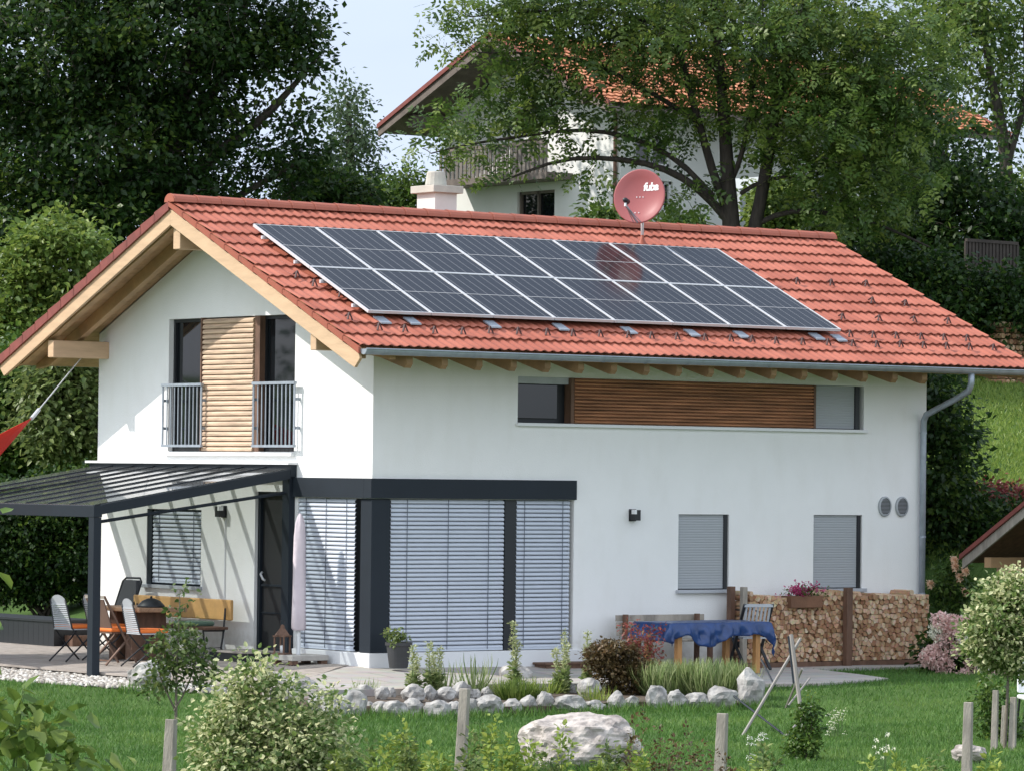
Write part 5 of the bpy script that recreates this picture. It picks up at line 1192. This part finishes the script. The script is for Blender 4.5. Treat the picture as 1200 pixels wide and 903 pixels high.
# hydrangea
b = gbase(1140, 797, 60.5); D_ = 60.5
hb_ = [PB(1105, 760, D_, 26, 30, .4), PB(1140, 755, D_, 34, 32, .5), PB(1175, 770, D_, 34, 28, .5), PB(1195, 785, D_, 24, 20, .4)]
T = shrub('hydrangea', 'hydrangea bush with round pink and white flower heads right of the firewood', 'hydrangea', b, hb_, 150, 26, .10, .10, lm_dark, LEAF2, 10)
fl = [(1096, 741), (1112, 731), (1104, 752), (1094, 765), (1120, 742), (1115, 763), (1130, 748), (1128, 732), (1137, 757), (1147, 766), (1125, 758), (1160, 752), (1152, 780), (1140, 775), (1165, 790), (1110, 780), (1185, 782), (1195, 775), (1175, 797), (1195, 795), (1100, 775), (1088, 770), (1130, 792), (1103, 727), (1150, 735), (1172, 765)]
C = RNG.normal(0, 1, (70, 3)); C = unit(C)*.115; V, Fq, rn = leaves(C, 6, .014, .045, LEAF1); V = V*(1, 1, .8)
h0 = None
for i, (px, py) in enumerate(fl):
    o = npmesh('flower_head', V, Fq, lm_pink if i % 6 else lm_white, T, rn); o.location = at(px, py, D_-.45)-b; o.rotation_euler = (rw.uniform(0, 3), rw.uniform(0, 3), 0); s_ = rw.uniform(.8, 1.1); o.scale = (s_, s_, s_)
b = gbase(1112, 715, 64.5); D_ = 64.5
T = shrub('rose_bush', 'tall rose bush with peach roses beside the house corner', 'rose bush', b, [PB(1118, 690, D_, 22, 26, .4), PB(1105, 720, D_, 24, 22, .4), PB(1122, 668, D_, 14, 16, .3)], 90, 22, .09, .075, lm_mid, LEAF2, 7)
C = unit(RNG.normal(0, 1, (26, 3)))*.045; V, Fq, rn = leaves(C, 4, .010, .045, LEAF1)
for px, py in ((1090, 684), (1131, 669), (1124, 676), (1118, 656), (1131, 693), (1119, 664)):
    o = npmesh('rose', V, Fq, lm_peach, T, rn); o.location = at(px, py, D_-.3)-b
# standard tree with variegated head
D_ = 46.8; b = gbase(1178, 880, D_)
tree('variegated_standard', 'small standard tree with round cream variegated head between three stakes at the right edge', 'standard tree',
     [PB(1180, 725, D_, 42, 52, .42), PB(1205, 740, D_, 40, 60, .45), PB(1155, 745, D_, 26, 34, .3), PB(1195, 690, D_, 30, 26, .3), PB(1165, 765, D_, 26, 22, .25)],
     [([b, at(1179, 840, D_), at(1180, 790, D_), at(1186, 730, D_), at(1190, 690, D_)], [.028, .025, .02, .012, .005])], 430, 34, .07, .056, lm_varieg, LEAF2, bark=barkg, tip=.002, grow_=.006, droop=.05)
b = gbase(1170, 870, 48.5); shrub('low_bush', 'green bush around the foot of the three stakes at the right edge', 'shrub', b, [PB(1160, 830, 48.5, 18, 40, .25), PB(1180, 860, 48.5, 26, 26, .3)], 70, 22, .07, .06, lm_mid, LEAF2, 6)
# white garden chair cut by the right edge
p = gbase(1219, 858, 50)
T = thing('garden_chair', 'white garden chair seat cut off by the right edge of the photo', 'chair', p, 1.0)
MB().box((-.22, -.22, .38), (.22, .22, .43)).build('seat', whitem, T, bevel=.02); MB().box((.18, -.22, .45), (.22, .22, .85)).build('backrest', whitem, T, bevel=.02)
for sx in (-1, 1):
    for sy in (-1, 1): MB().tube([(sx*.19, sy*.19, .379), (sx*.22, sy*.22, 0)], .014, 6).build('leg', anthd, T)

# ================================================================== BACKGROUND
# right: dark bush, rust hedge, shed, slope things
def bg_shrub(*a, **k): return shrub(*a, **k)
D_ = 66.5; b = gbase(1118, 690, D_)
shrub('dark_yew', 'tall dark green bush behind the right corner of the house', 'bush', b, [PB(1100, 495, D_, 22, 40, .8), PB(1112, 560, D_, 30, 44, .9), PB(1105, 620, D_, 34, 50, 1.), PB(1132, 615, D_, 24, 36, .8), PB(1135, 650, D_, 40, 30, .9), PB(1094, 450, D_, 14, 26, .6), PB(1125, 505, D_, 8, 16, .3)], 360, 46, .20, .11, lm_dark, LEAF1, 8, bark=barkm)
D_ = 66.6; b = gbase(1185, 640, D_)
shrub('mixed_hedge', 'low dark hedge below the bright slope at the right edge', 'hedge', b, [PB(1180, 625, D_, 40, 32, .8), PB(1205, 610, D_, 36, 28, .8), PB(1160, 640, D_, 26, 30, .8)], 160, 46, .2, .10, lm_dark, LEAF1, 5, bark=barkm)
D_ = 67.6; b = gbase(1185, 600, D_)
shrub('rust_hedge', 'rust coloured hedge top under the bright grass slope', 'hedge', b, [PB(1185, 584, D_, 26, 14, .5), PB(1210, 590, D_, 26, 14, .5), PB(1165, 578, D_, 14, 10, .4)], 80, 40, .14, .08, lm_pinkred, LEAF1, 5, bark=barkm)
# small tiled shed at the right edge
e0 = at(1130, 662, 62.5); r0_ = None
T = thing('tool_shed', 'small wooden shed with red tiled gable roof at the right edge', 'shed', (e0[0]+.3, e0[1]-2.2, -.2)); tb = np.array(T.location)
sx0 = e0[0]-tb[0]; yE = e0[1]-tb[1]; zE = e0[2]-tb[2]; yRg = yE-1.75; zRg = zE+1.05
sl2 = (zRg-zE)/(yE-yRg)
for sg in (1, -1): 
    o = tile_slope(sg, sx0-.05, sx0+3, yRg, zRg+.12, sl2, yRg+sg*(yE-yRg), 7, 'roof', tiled if False else tilem, T, seed=9)
    MB().prism([(yRg, zRg+.10), (yRg+sg*(yE-yRg), zE+.10), (yRg+sg*(yE-yRg), zE-.05), (yRg, zRg-.05)], 'x', sx0-.04, sx0-.0).build('bargeboard', greyw, T)
    MB().prism([(yRg, zRg+.095), (yRg+sg*(yE-yRg-.02), zE+.095), (yRg+sg*(yE-yRg-.02), zE+.04), (yRg, zRg+.04)], 'x', sx0, sx0+2.98).build('soffit', browns, T)
    MB().prism([(yRg, zRg+.16), (yRg+sg*(yE-yRg+.02), zE+.16), (yRg+sg*(yE-yRg+.02), zE+.09), (yRg, zRg+.09)], 'x', sx0-.09, sx0-.052).build('verge_board', tiled, T)
for yy in (yE-.45, yRg-(yE-yRg)+.45):
    for xx in (sx0+.35, sx0+2.6): MB().box((xx-.06, yy-.06, -.2), (xx+.06, yy+.06, zE-.02)).build('post', woodl if xx < sx0+1 else browns, T)
    MB().box((sx0+.05, yy-.07, zE-.02), (sx0+2.9, yy+.07, zE+.13)).build('beam', woods, T)
MB().box((sx0+.30, yRg-(yE-yRg)+.5, zE-.25), (sx0+.42, yE-.5, zE-.03)).build('tie_beam', woodl, T)
MB().box((sx0+1.2, yRg-(yE-yRg)+.5, -.2), (sx0+2.6, yE-.5, zE-.1)).build('wall', browns, T)
# carport with a solar panel and log pile up the slope
pc = at(1178, 488, 77); gz = float(hgt(pc[0], pc[1]))
T = thing('carport', 'distant carport roof with a solar panel at the right edge above the slope', 'carport', (pc[0], pc[1], gz)); tb = np.array(T.location)
ea = at(1276, 428, 77)-tb; rp_ = ea+np.array((3.2, 0, 0)); up_ = np.array((0, 2.6, .45))
MB().add([tuple(ea), tuple(rp_), tuple(rp_+up_), tuple(ea+up_)]+[tuple(q-np.array((0, 0, .12))) for q in (ea, rp_, rp_+up_, ea+up_)], [(0, 1, 2, 3), (4, 7, 6, 5), (0, 4, 5, 1), (1, 5, 6, 2), (2, 6, 7, 3), (3, 7, 4, 0)]).build('roof', alu, T)
nn_ = np.cross((1, 0, 0), up_); nn_ = nn_/np.linalg.norm(nn_); q0 = ea+np.array((.15, 0, 0))+up_*.06+nn_*.02
MB().add([tuple(q0), tuple(q0+(2.8, 0, 0)), tuple(q0+(2.8, 0, 0)+up_*.85), tuple(q0+up_*.85)]+[tuple(q) for q in (q0+nn_*.04, q0+(2.8, 0, 0)+nn_*.04, q0+(2.8, 0, 0)+up_*.85+nn_*.04, q0+up_*.85+nn_*.04)], [(0, 3, 2, 1), (4, 5, 6, 7), (0, 1, 5, 4), (1, 2, 6, 5), (2, 3, 7, 6), (3, 0, 4, 7)]).build('solar_panel', pvm, T)
for dx in (.25, 2.9):
    for k_ in (.1, .9): q = ea+np.array((dx, 0, 0))+up_*k_; MB().box((q[0]-.06, q[1]-.06, -.3), (q[0]+.06, q[1]+.06, q[2]-.14)).build('post', greyw, T)
mb = MB(); rn = []
for j in range(11):
    for i in range(26):
        x = i*.115+(j % 2)*.055; z = .1+j*.105; mb.tube([(x, -.0+rw.uniform(-.03, .03), z), (x, .5, z)], .052, 6); rn += [rw.random()*.8]*12
T = thing('grey_log_pile', 'distant grey log pile under the carport at the right edge', 'firewood', (pc[0]+.15, pc[1]+.2, gz)); 
o = mb.build('logs', logm, T); o.data.attributes.new('rnd', 'FLOAT', 'POINT').data.foreach_set('value', (rn*3)[:len(o.data.vertices)]); tag(o, kind='stuff')
b = gbase(1135, 470, 82)
for i, (px, py, rx, ry, D_, lm, lab) in enumerate([(1150, 455, 22, 20, 82, lm_light, 'light green bush on top of the bright slope'), (1120, 470, 20, 24, 80, lm_mid, 'mid green bush at the left end of the bright slope'), (1195, 450, 20, 18, 86, lm_mid, 'green bush behind the distant log pile')]):
    b = gbase(px, 480, D_); shrub('slope_bush', lab, 'bush', b, [PB(px, py, D_, rx, ry, .5)], 60, 40, .16, .10, lm, LEAF1, 4, bark=barkm)
# left: hedge and hazels
D_ = 70.5; b = gbase(55, 700, D_)
shrub('dark_hedge', 'dense dark green hedge behind the deck at the left', 'hedge', b, [PB(-30, 640, D_, 90, 60, .9), PB(50, 630, D_, 90, 70, 1.), PB(110, 640, D_, 60, 64, 1.), PB(30, 680, D_, 110, 24, .7), PB(100, 585, D_, 50, 40, .9), PB(60, 590, D_, 70, 34, .9)], 1000, 52, .16, .085, lm_dark, LEAF1, 10, bark=barkm)
for i, (bl, n_, lm, lab, D_) in enumerate([
    ([(15, 345, 40, 50), (62, 290, 26, 36), (100, 300, 18, 34), (40, 390, 50, 40), (85, 350, 30, 30), (30, 300, 16, 24), (75, 262, 9, 16)], 330, lm_light, 'light green hazel rising left of the roof', 76),
    ([(80, 430, 34, 40), (108, 490, 34, 44), (66, 500, 40, 40), (95, 400, 16, 26), (50, 450, 22, 26)], 320, lm_shrub, 'pale yellow-green bush between the hazel and the house wall', 73),
    ([(8, 460, 38, 46), (0, 530, 46, 40), (38, 545, 36, 26), (28, 420, 14, 30), (48, 500, 16, 22)], 320, lm_mid, 'mid green bush behind the red shade sail', 74)]):
    b = gbase(bl[0][0], 650, D_); shrub('hazel_bush', lab, 'bush', b, [PB(a, c, D_, d, e, .9) for a, c, d, e in bl], n_, 40, .20, .125, lm, LEAF2, 7, bark=barkm)
# big dark tree on the left
D_ = 87
tree('walnut_tree', 'huge dark broadleaf tree filling the upper left behind the house', 'tree',
     [PB(50, 60, D_, 130, 110, 3.4, 1.7), PB(190, 40, D_, 120, 100, 3.2, 1.5), PB(290, 50, D_, 70, 70, 1.4, .7), PB(338, 60, D_, 42, 56, 1., .75), PB(110, 180, D_, 150, 90, 3.4, 1.7), PB(240, 175, D_, 80, 70, 1.6, .85), PB(330, 200, D_, 60, 40, 1.2, .9), PB(358, 145, D_, 34, 50, .8, .55), PB(150, 250, D_, 150, 60, 3., 1.8), PB(200, -80, D_, 220, 90, 3, .7), PB(345, 18, D_, 34, 28, 1.), PB(0, 260, D_, 70, 60, 3, 1.8), PB(310, 130, D_, 50, 34, .8, .35)],
     [([gbase(185, 600, D_), at(185, 300, D_), at(200, 160, D_), at(225, 80, D_), at(235, -60, D_)], [.36, .30, .24, .17, .08]), ([at(185, 260, D_), at(140, 170, D_), at(90, 80, D_), at(60, -20, D_)], [.2, .17, .12, .05]),
      ([at(190, 240, D_), at(250, 180, D_), at(320, 130, D_), at(370, 70, D_)], [.16, .13, .09, .04]), ([at(198, 170, D_), at(260, 100, D_), at(285, 20, D_), at(300, -40, D_)], [.14, .11, .07, .03]), ([at(188, 290, D_), at(270, 235, D_), at(350, 190, D_)], [.12, .09, .04])],
     1750, 50, .24, .15, lm_dark, LEAF1, sag=.08, grow_=.014, tip=.008, var=.6)
for i, (bl, D2, n_, lm, lab) in enumerate([([(408, 120, 20, 30), (418, 165, 24, 26), (400, 200, 36, 26), (436, 212, 20, 16)], 100, 120, lm_far, 'hazy distant tree seen in the sky gap right of the dark tree'),
                                       ([(365, 222, 36, 26), (410, 232, 34, 22)], 90, 190, lm_dark, 'dark round bush just above the ridge left of the chimney'), ([(455, 238, 24, 16), (478, 218, 12, 18), (500, 240, 18, 14)], 93, 100, lm_mid, 'small green tree directly behind the chimney')]):
    b = gbase(bl[0][0], 600, D2); s_ = D2/F
    tree('distant_tree', lab, 'tree', [PB(a, c, D2, d, e, .9) for a, c, d, e in bl], [([b, (b+at(bl[0][0], bl[0][1], D2))/2, at(bl[0][0], bl[0][1], D2)], [.16, .12, .04])], n_, 30, .22, .13, lm, LEAF1)
# the ash in front of the upper house
D_ = 77; A_ = lambda x, y, d=0: at(x, y, D_+d)
base_ = gbase(868, 600, D_)
tree('ash_tree', 'tall feathery ash with forked dark trunks in front of the upper house', 'tree',
     [PB(570, 14, D_, 52, 28, 1.2, .9), PB(548, 58, D_, 36, 18, .9, .6), PB(625, 92, D_, 50, 28, 1.2, .9), PB(550, 148, D_, 56, 30, 1.2, 1.), PB(515, 182, D_, 28, 20, .8, .9), PB(640, 138, D_, 44, 20, .8, .5), PB(585, 175, D_, 16, 12, .4, .6), PB(670, 205, D_, 20, 8, .4, .5), PB(640, 20, D_, 60, 34, 1.4, .9), PB(720, 30, D_, 60, 36, 1.4, .8), PB(760, 110, D_, 50, 30, 1., .45), PB(790, 40, D_, 70, 60, 2.2, .9),
      PB(880, 40, D_, 90, 60, 2.6, .9), PB(960, 60, D_, 80, 80, 2.6, 1.1), PB(985, 150, D_, 90, 70, 2.6, 1.2), PB(900, 130, D_, 60, 44, 1.4, .6), PB(1020, 210, D_, 80, 56, 2.2, 1.2), PB(1050, 80, D_, 80, 80, 2.4, 1.1), PB(715, 130, D_, 26, 20, .6, .6), PB(600, 235, D_, 14, 10, .4, .4), PB(700, 208, D_, 34, 16, .7, .8), PB(760, 150, D_, 36, 26, .9, .7), PB(665, 165, D_, 30, 18, .7, .9), PB(575, 200, D_, 30, 14, .6, .8), PB(800, 225, D_, 20, 16, .6, .5), PB(850, 120, D_, 40, 40, 1.2, .6), PB(920, 190, D_, 30, 30, 1., .6), PB(960, 225, D_, 50, 26, 1.2, .8), PB(800, 150, D_, 30, 26, .8, .3), PB(760, -40, D_, 260, 60, 3., .5), PB(578, 104, D_, 34, 18, .8, .6), PB(640, 120, D_, 50, 24, .9, .9), PB(700, 60, D_, 50, 24, 1., .7), PB(850, 180, D_, 24, 20, .8, .2)],
     [([base_, A_(862, 400), A_(858, 268), A_(853, 220), A_(850, 160), A_(846, 90), A_(838, 20), A_(832, -80)], [0.204, 0.19, 0.17, 0.143, 0.116, 0.0952, 0.0748, 0.034]),
      ([A_(862, 420), A_(880, 285), A_(897, 215), A_(905, 150), A_(914, 95), A_(930, 40), A_(950, -50)], [0.15, 0.129, 0.116, 0.102, 0.0884, 0.0612, 0.0272]),
      ([A_(856, 255), A_(832, 195), A_(818, 140), A_(802, 85), A_(790, 30), A_(775, -50)], [0.0884, 0.0816, 0.068, 0.0544, 0.0408, 0.0204]),
      ([A_(857, 264), A_(838, 236), A_(800, 206), A_(762, 190), A_(700, 183), A_(640, 188), A_(590, 212)], [0.0952, 0.0884, 0.0748, 0.0612, 0.0476, 0.034, 0.017]),
      ([A_(836, 232), A_(790, 180), A_(740, 158), A_(680, 150), A_(610, 160), A_(545, 168), A_(505, 180)], [0.0612, 0.0544, 0.0476, 0.0408, 0.0306, 0.0238, 0.0136]),
      ([A_(820, 145), A_(770, 110), A_(700, 75), A_(640, 60), A_(560, 62)], [0.0544, 0.0476, 0.0374, 0.0272, 0.0136]), ([A_(846, 90), A_(800, 40), A_(730, 15), A_(640, 12), A_(550, 20)], [0.0544, 0.0476, 0.0374, 0.0272, 0.0136]),
      ([A_(888, 262), A_(925, 243), A_(975, 249), A_(1035, 262), A_(1090, 290)], [0.0612, 0.0544, 0.0442, 0.034, 0.017]), ([A_(866, 228), A_(895, 208), A_(935, 206), A_(975, 215)], [0.0476, 0.0408, 0.0306, 0.0136]),
      ([A_(902, 165), A_(940, 130), A_(985, 110), A_(1040, 90)], [0.0544, 0.0476, 0.034, 0.017]), ([A_(855, 215), A_(872, 180), A_(880, 120), A_(890, 60), A_(895, 0)], [0.0544, 0.0476, 0.0374, 0.0306, 0.0136])],
     900, 15, .23, .30, lm_ash, COMP, bark=barkdk, var=.6, sag=.10, grow_=.012, tip=.006)
# dark trees at the right
D_ = 84
tree('maple_tree', 'dense dark green tree filling the right edge beyond the roof', 'tree',
     [PB(1085, 190, D_, 70, 70, 2.), PB(1140, 260, D_, 80, 60, 2.), PB(1085, 310, D_, 70, 50, 1.6), PB(1150, 350, D_, 60, 50, 1.6), PB(1195, 300, D_, 50, 60, 1.6), PB(1030, 285, D_, 44, 34, 1.2), PB(1190, 390, D_, 40, 20, 1.), PB(1000, 262, D_, 36, 22, 1.)],
     [([gbase(1098, 560, D_), at(1100, 420, D_), at(1110, 300, D_), at(1110, 200, D_), at(1090, 130, D_)], [.25, .22, .16, .09, .04]), ([at(1102, 380, D_), at(1160, 320, D_), at(1190, 220, D_)], [.14, .10, .04]), ([at(1108, 330, D_), at(1070, 300, D_), at(1030, 285, D_)], [.12, .09, .04])],
     760, 46, .25, .14, lm_dark, LEAF1, sag=.08)
D_ = 87
tree('thin_tree', 'sparser tree with sky showing through at the upper right corner', 'tree',
     [PB(1150, 60, D_, 60, 60, 2., .8), PB(1190, 120, D_, 40, 60, 1.6, .5), PB(1170, 0, D_, 70, 40, 2, 1), PB(1195, 215, D_, 24, 40, 1., .8), PB(1110, 20, D_, 50, 50, 1.5, .9)],
     [([gbase(1195, 560, D_), at(1190, 300, D_), at(1175, 150, D_), at(1155, 60, D_), at(1150, -20, D_)], [.2, .17, .12, .07, .03]), ([at(1180, 190, D_), at(1205, 110, D_), at(1200, 20, D_)], [.09, .06, .03])],
     230, 36, .24, .14, lm_ash, LEAF1, sag=.05)
D2 = 78; b = gbase(1100, 500, D2)
shrub('laurel_bush', 'wide dark evergreen bush on the slope beyond the right verge of the roof', 'bush', b, [PB(1060, 350, D2, 44, 40, .9), PB(1110, 370, D2, 50, 40, .9), PB(1160, 365, D2, 50, 34, .9), PB(1195, 370, D2, 34, 36, .9), PB(1020, 318, D2, 44, 26, .8), PB(1090, 320, D2, 40, 24, .8), PB(1180, 330, D2, 40, 14, .6), PB(1140, 400, D2, 40, 20, .8)], 560, 44, .20, .12, lm_dark, LEAF1, 8, bark=barkm)
for i, (px, py, rx, ry, lab) in enumerate([(705, 262, 22, 16, 'small green bush peeping over the ridge left of the satellite dish'), (795, 270, 34, 16, 'green bush peeping over the ridge right of the satellite dish'), (945, 262, 44, 24, 'bright green bush over the right end of the ridge'), (905, 235, 26, 22, 'light bush between the ash trunks and the right ridge end')]):
    D2 = 81; b = gbase(px, 500, D2); shrub('hillside_bush', lab, 'bush', b, [PB(px, py, D2, rx, ry, .7), PB(px, py+20, D2, rx, ry, .7)], 80, 36, .17, .12, lm_light if i > 1 else lm_mid, LEAF2, 4, bark=barkm)

for i, (x_w, y_w, rr, hh, lab) in enumerate([(-26, 34, 4.2, 7.6, 'broad dark tree added unseen to the west for the window reflections'), (-33, 41, 4.6, 9.6, 'taller dark tree added unseen farther west for the window reflections'), (-22, 27, 3.0, 6.4, 'small dark tree added unseen nearest in the west for the window reflections'), (-40, 52, 5.5, 11.6, 'tallest dark tree added unseen at the far north-west for the window reflections')]):  # out-of-view trees added so the gable windows reflect a dark tree line
    b = np.array((x_w, y_w, float(hgt(x_w, y_w)))); c = b+(0, 0, hh*.62)
    tree('reflection_tree', lab, 'tree', [(c, (rr, hh*.38, rr), 1.), (c+(.8, -.6, hh*.15), (rr*.6, hh*.3, rr*.6), 1.)], [([b, b+(.1, 0, hh*.4), c], [.2, .15, .06])], 200, 30, .4, .28, lm_dark, LEAF1)
# ================================================================== UPPER HOUSE
X2, Y2a, Y2b, Z2 = 21.25, 21.6, 27.8, 5.2; YR2, ZR2, SL2, XL2 = 24.54, 11.92, .423, 30.3
T = thing('upper_house', 'white house with orange tiled roof and wooden balcony on the hill behind the trees', 'house', (X2, Y2a, Z2)); tb = np.array(T.location)
def B2(mb, nm, m, par=T, **k):
    o = mb.build(nm, m, par, **k); return o
YR2l = YR2-Y2a; z2 = lambda y: ZR2-Z2-SL2*abs(y-YR2l)-.25
P2G = lambda u, z, d: (d, u, z); P2L = lambda u, z, d: (u, d, z)
def g2(px, py): p = onX(px, py, X2)-tb; return p[1], p[2]
def l2(px, py): p = onY(px, py, Y2a)-tb; return p[0], p[2]
a1, a2 = g2(650, 222), g2(606, 262); c1, c2 = g2(621, 128), g2(603, 158); d1_, d2_ = g2(590, 205), g2(570, 160)
hG = [(a1[0], a2[0], a2[1], a1[1]), (c1[0], c2[0], c2[1], c1[1]), (g2(640, 170)[0], g2(600, 170)[0], g2(600, 205)[1], g2(600, 165)[1])]
e1, e2 = l2(745, 158), l2(786, 196); f1_, f2_ = l2(770, 212), l2(788, 250)
hL = [(e1[0], e2[0], e2[1], e1[1]), (f1_[0], f2_[0], f2_[1], f1_[1])]
Wd = Y2b-Y2a; L2 = XL2-X2
mb = MB(); wall(mb, P2L, 0, L2, 0, lambda u: z2(0), hL); wall(mb, P2G, 0, Wd, 0, z2, hG, extra=(YR2l,))
mb.add([(L2, 0, 0), (L2, Wd, 0), (L2, Wd, z2(Wd)), (L2, YR2l, z2(YR2l)), (L2, 0, z2(0))], [(0, 1, 2, 3, 4)]); mb.add([(0, Wd, 0), (L2, Wd, 0), (L2, Wd, z2(Wd)), (0, Wd, z2(Wd))], [(0, 1, 2, 3)])
B2(mb, 'wall', house2w, recalc=False)
for P, hs in ((P2G, hG), (P2L, hL)):
    for (a, b_, c, d) in hs:
        w_ = BX(MB(), P, a, b_, c, d, .12, .15).build('window', glass, T); mb = MB()
        for (u0, u1, v0, v1) in ((a, a+.06, c, d), (b_-.06, b_, c, d), ((a+b_)/2-.03, (a+b_)/2+.03, c, d), (a, b_, d-.06, d+.0), (a, b_, c, c+.06)): BX(mb, P, u0, u1, v0, v1, .06, .118)
        mb.build('frame', whitem if P is P2L else oldwood, w_)
for sg, ye in ((-1, 20.43), (1, 28.65)):
    tile_slope(sg, -1.2, XL2+1.0-X2, YR2l, ZR2-Z2, SL2, ye-Y2a, 20, 'roof', tile2, T, hump=.19, amp=.018, seed=21+sg, spp=4)
    yy = ye-Y2a
    for xx in (-1.2, XL2+.93-X2):
        MB().prism([(YR2l, ZR2-Z2-.03), (yy, ZR2-Z2-SL2*abs(yy-YR2l)-.03), (yy, ZR2-Z2-SL2*abs(yy-YR2l)-.22), (YR2l, ZR2-Z2-.24)], 'x', xx, xx+.06).build('bargeboard', oldwood, T)
        MB().prism([(YR2l, ZR2-Z2+.05), (yy, ZR2-Z2-SL2*abs(yy-YR2l)+.05), (yy, ZR2-Z2-SL2*abs(yy-YR2l)-.05), (YR2l, ZR2-Z2-.05)], 'x', xx-.04, xx-.002).build('verge_board', tiled, T)
    MB().prism([(YR2l, ZR2-Z2-.08), (yy*.995, ZR2-Z2-SL2*abs(yy*.995-YR2l)-.08), (yy*.995, ZR2-Z2-SL2*abs(yy*.995-YR2l)-.16), (YR2l, ZR2-Z2-.16)], 'x', -1.13, XL2+.9-X2).build('soffit', oldwood, T)
for y in (YR2l, .1, Wd-.1): MB().box((-1.0, y-.1, z2(y)-.22), (0, y+.1, z2(y)+.06)).build('purlin', oldwood, T)
# balcony on the gable
yb0, yb1 = g2(668, 200)[0]-.1, g2(545, 200)[0]; pb_ = onX(600, 205, X2-.65)-tb; zt_ = (onX(600, 168, X2-.65)-tb)[2]; zb_ = pb_[2]
bal = MB().box((-.7, yb0, zb_-.14), (-.001, yb1, zb_)).build('balcony', oldwood, T)
MB().box((-.7, yb0, zt_-.07), (-.63, yb1, zt_)).build('handrail', oldwood, bal)
mb = MB(); y = yb0+.02
while y < yb1: mb.box((-.685, y, zb_+.001), (-.655, y+.085, zt_-.071)); y += .15
mb.build('slat_railing', mat('balcony_slats', (.16, .14, .125), .8, var=.3), bal)
MB().tube([(-.06, .10, 0), (-.06, .10, z2(0)-.1)], .04, 8).build('downpipe', browns, T)
# annex roof and terrace cover on the right
q0_ = at(922, 212, 84); 
T3 = thing('garden_annex', 'flat white-edged annex roof on a pale post glimpsed behind the ash', 'annex', (q0_[0], q0_[1], 6.)); tb3 = np.array(T3.location)
qa, qb = at(870, 214, 84)-tb3, at(985, 210, 85.5)-tb3
MB().bar((qa[0]+.4, qa[1]+.5, qa[2]), (qb[0]+.4, qb[1]+.5, qb[2]), 1.6, .26).build('roof', mat('annex_white', (.62, .66, .70), .6), T3)
for px_ in (868, 984): q = at(px_, 240, 84 if px_ < 900 else 85.5)-tb3; MB().box((q[0]-.07, q[1]-.07, -1.5), (q[0]+.07, q[1]+.07, qa[2]-.12)).build('post', greyf, T3)
MB().bar((qa[0]+1.2, qa[1]+1.6, qa[2]-1.3), (qb[0]+1.2, qb[1]+1.6, qb[2]-1.3), .12, 2.3).build('window_wall', glass, T3)
# timber balcony railing far right, and fence bits above ridge
q1, q2_ = at(1132, 300, 80), at(1192, 304, 80.6)
darkwood = mat('dark_timber', (.045, .035, .03), .8, var=.3)
T4 = thing('timber_terrace', 'old timber terrace railing among dark leaves at the right', 'railing', (q1[0], q1[1], float(hgt(q1[0], q1[1])))); tb4 = np.array(T4.location); d_ = (q2_-q1)
for k_ in range(16): q = q1+d_*k_/15-tb4; MB().box((q[0]-.03, q[1]-.02, q[2]-.16), (q[0]+.03, q[1]+.02, q[2]+.28)).build('slat', darkwood, T4)
MB().bar(q1-tb4+(0, 0, .30), q2_-tb4+(0, 0, .30), .08, .06).build('handrail', darkwood, T4); MB().bar(q1-tb4-(0, 0, .22), q2_-tb4-(0, 0, .22), .12, .12).build('floor_beam', darkwood, T4)
for k_ in (0, 1): q = q1+d_*k_-tb4; MB().box((q[0]-.05, q[1]-.05, -.3), (q[0]+.05, q[1]+.05, q[2]-.29)).build('post', darkwood, T4)

# ================================================================== RED SHADE SAIL
tip = at(37, 490, 60.5)
T = thing('shade_sail', 'bright red triangular shade sail cut by the left edge, tied with a rope', 'shade sail', tip)
a_, b_ = at(-170, 585, 58)-tip, at(-150, 720, 61)-tip; N_ = 16; V = []; idx = {}
for i in range(N_+1):
    for j in range(i+1):
        u, v = (i/N_), (j/i if i else 0); p = (a_*(1-v)+b_*v)*u; c_ = .16*math.sin(PI*u)*1; e1_ = 4*v*(1-v)
        edge = (a_*(1-v)+b_*v); mid = (a_+b_)/2*u; p = p+(mid-p)*.22*math.sin(PI*u)*(1-e1_)
        p = p+FW*.12*math.sin(PI*u)*e1_; idx[i, j] = len(V); V.append(p)
fs = []
for i in range(N_):
    for j in range(i+1):
        fs.append((idx[i, j], idx[i+1, j], idx[i+1, j+1]))
        if j < i: fs.append((idx[i, j], idx[i+1, j+1], idx[i, j+1]))
o = MB().add(V, fs).build('sail', redsail, T, smooth=True); sm = o.modifiers.new('t', 'SOLIDIFY'); sm.thickness = .006
end = np.array((-.35, 7.05, 4.28))-tip
MB().tube([(0, 0, 0), end*.14], .028, 8).build('turnbuckle', alu, T); MB().tube([end*.14, end], .010, 6).build('rope', alu, T)
for q in (a_, b_):
    MB().tube([q, (q[0], q[1], float(hgt(tip[0]+q[0], tip[1]+q[1]))-tip[2]-.1)], .04, 8).build('post', zinc, T)
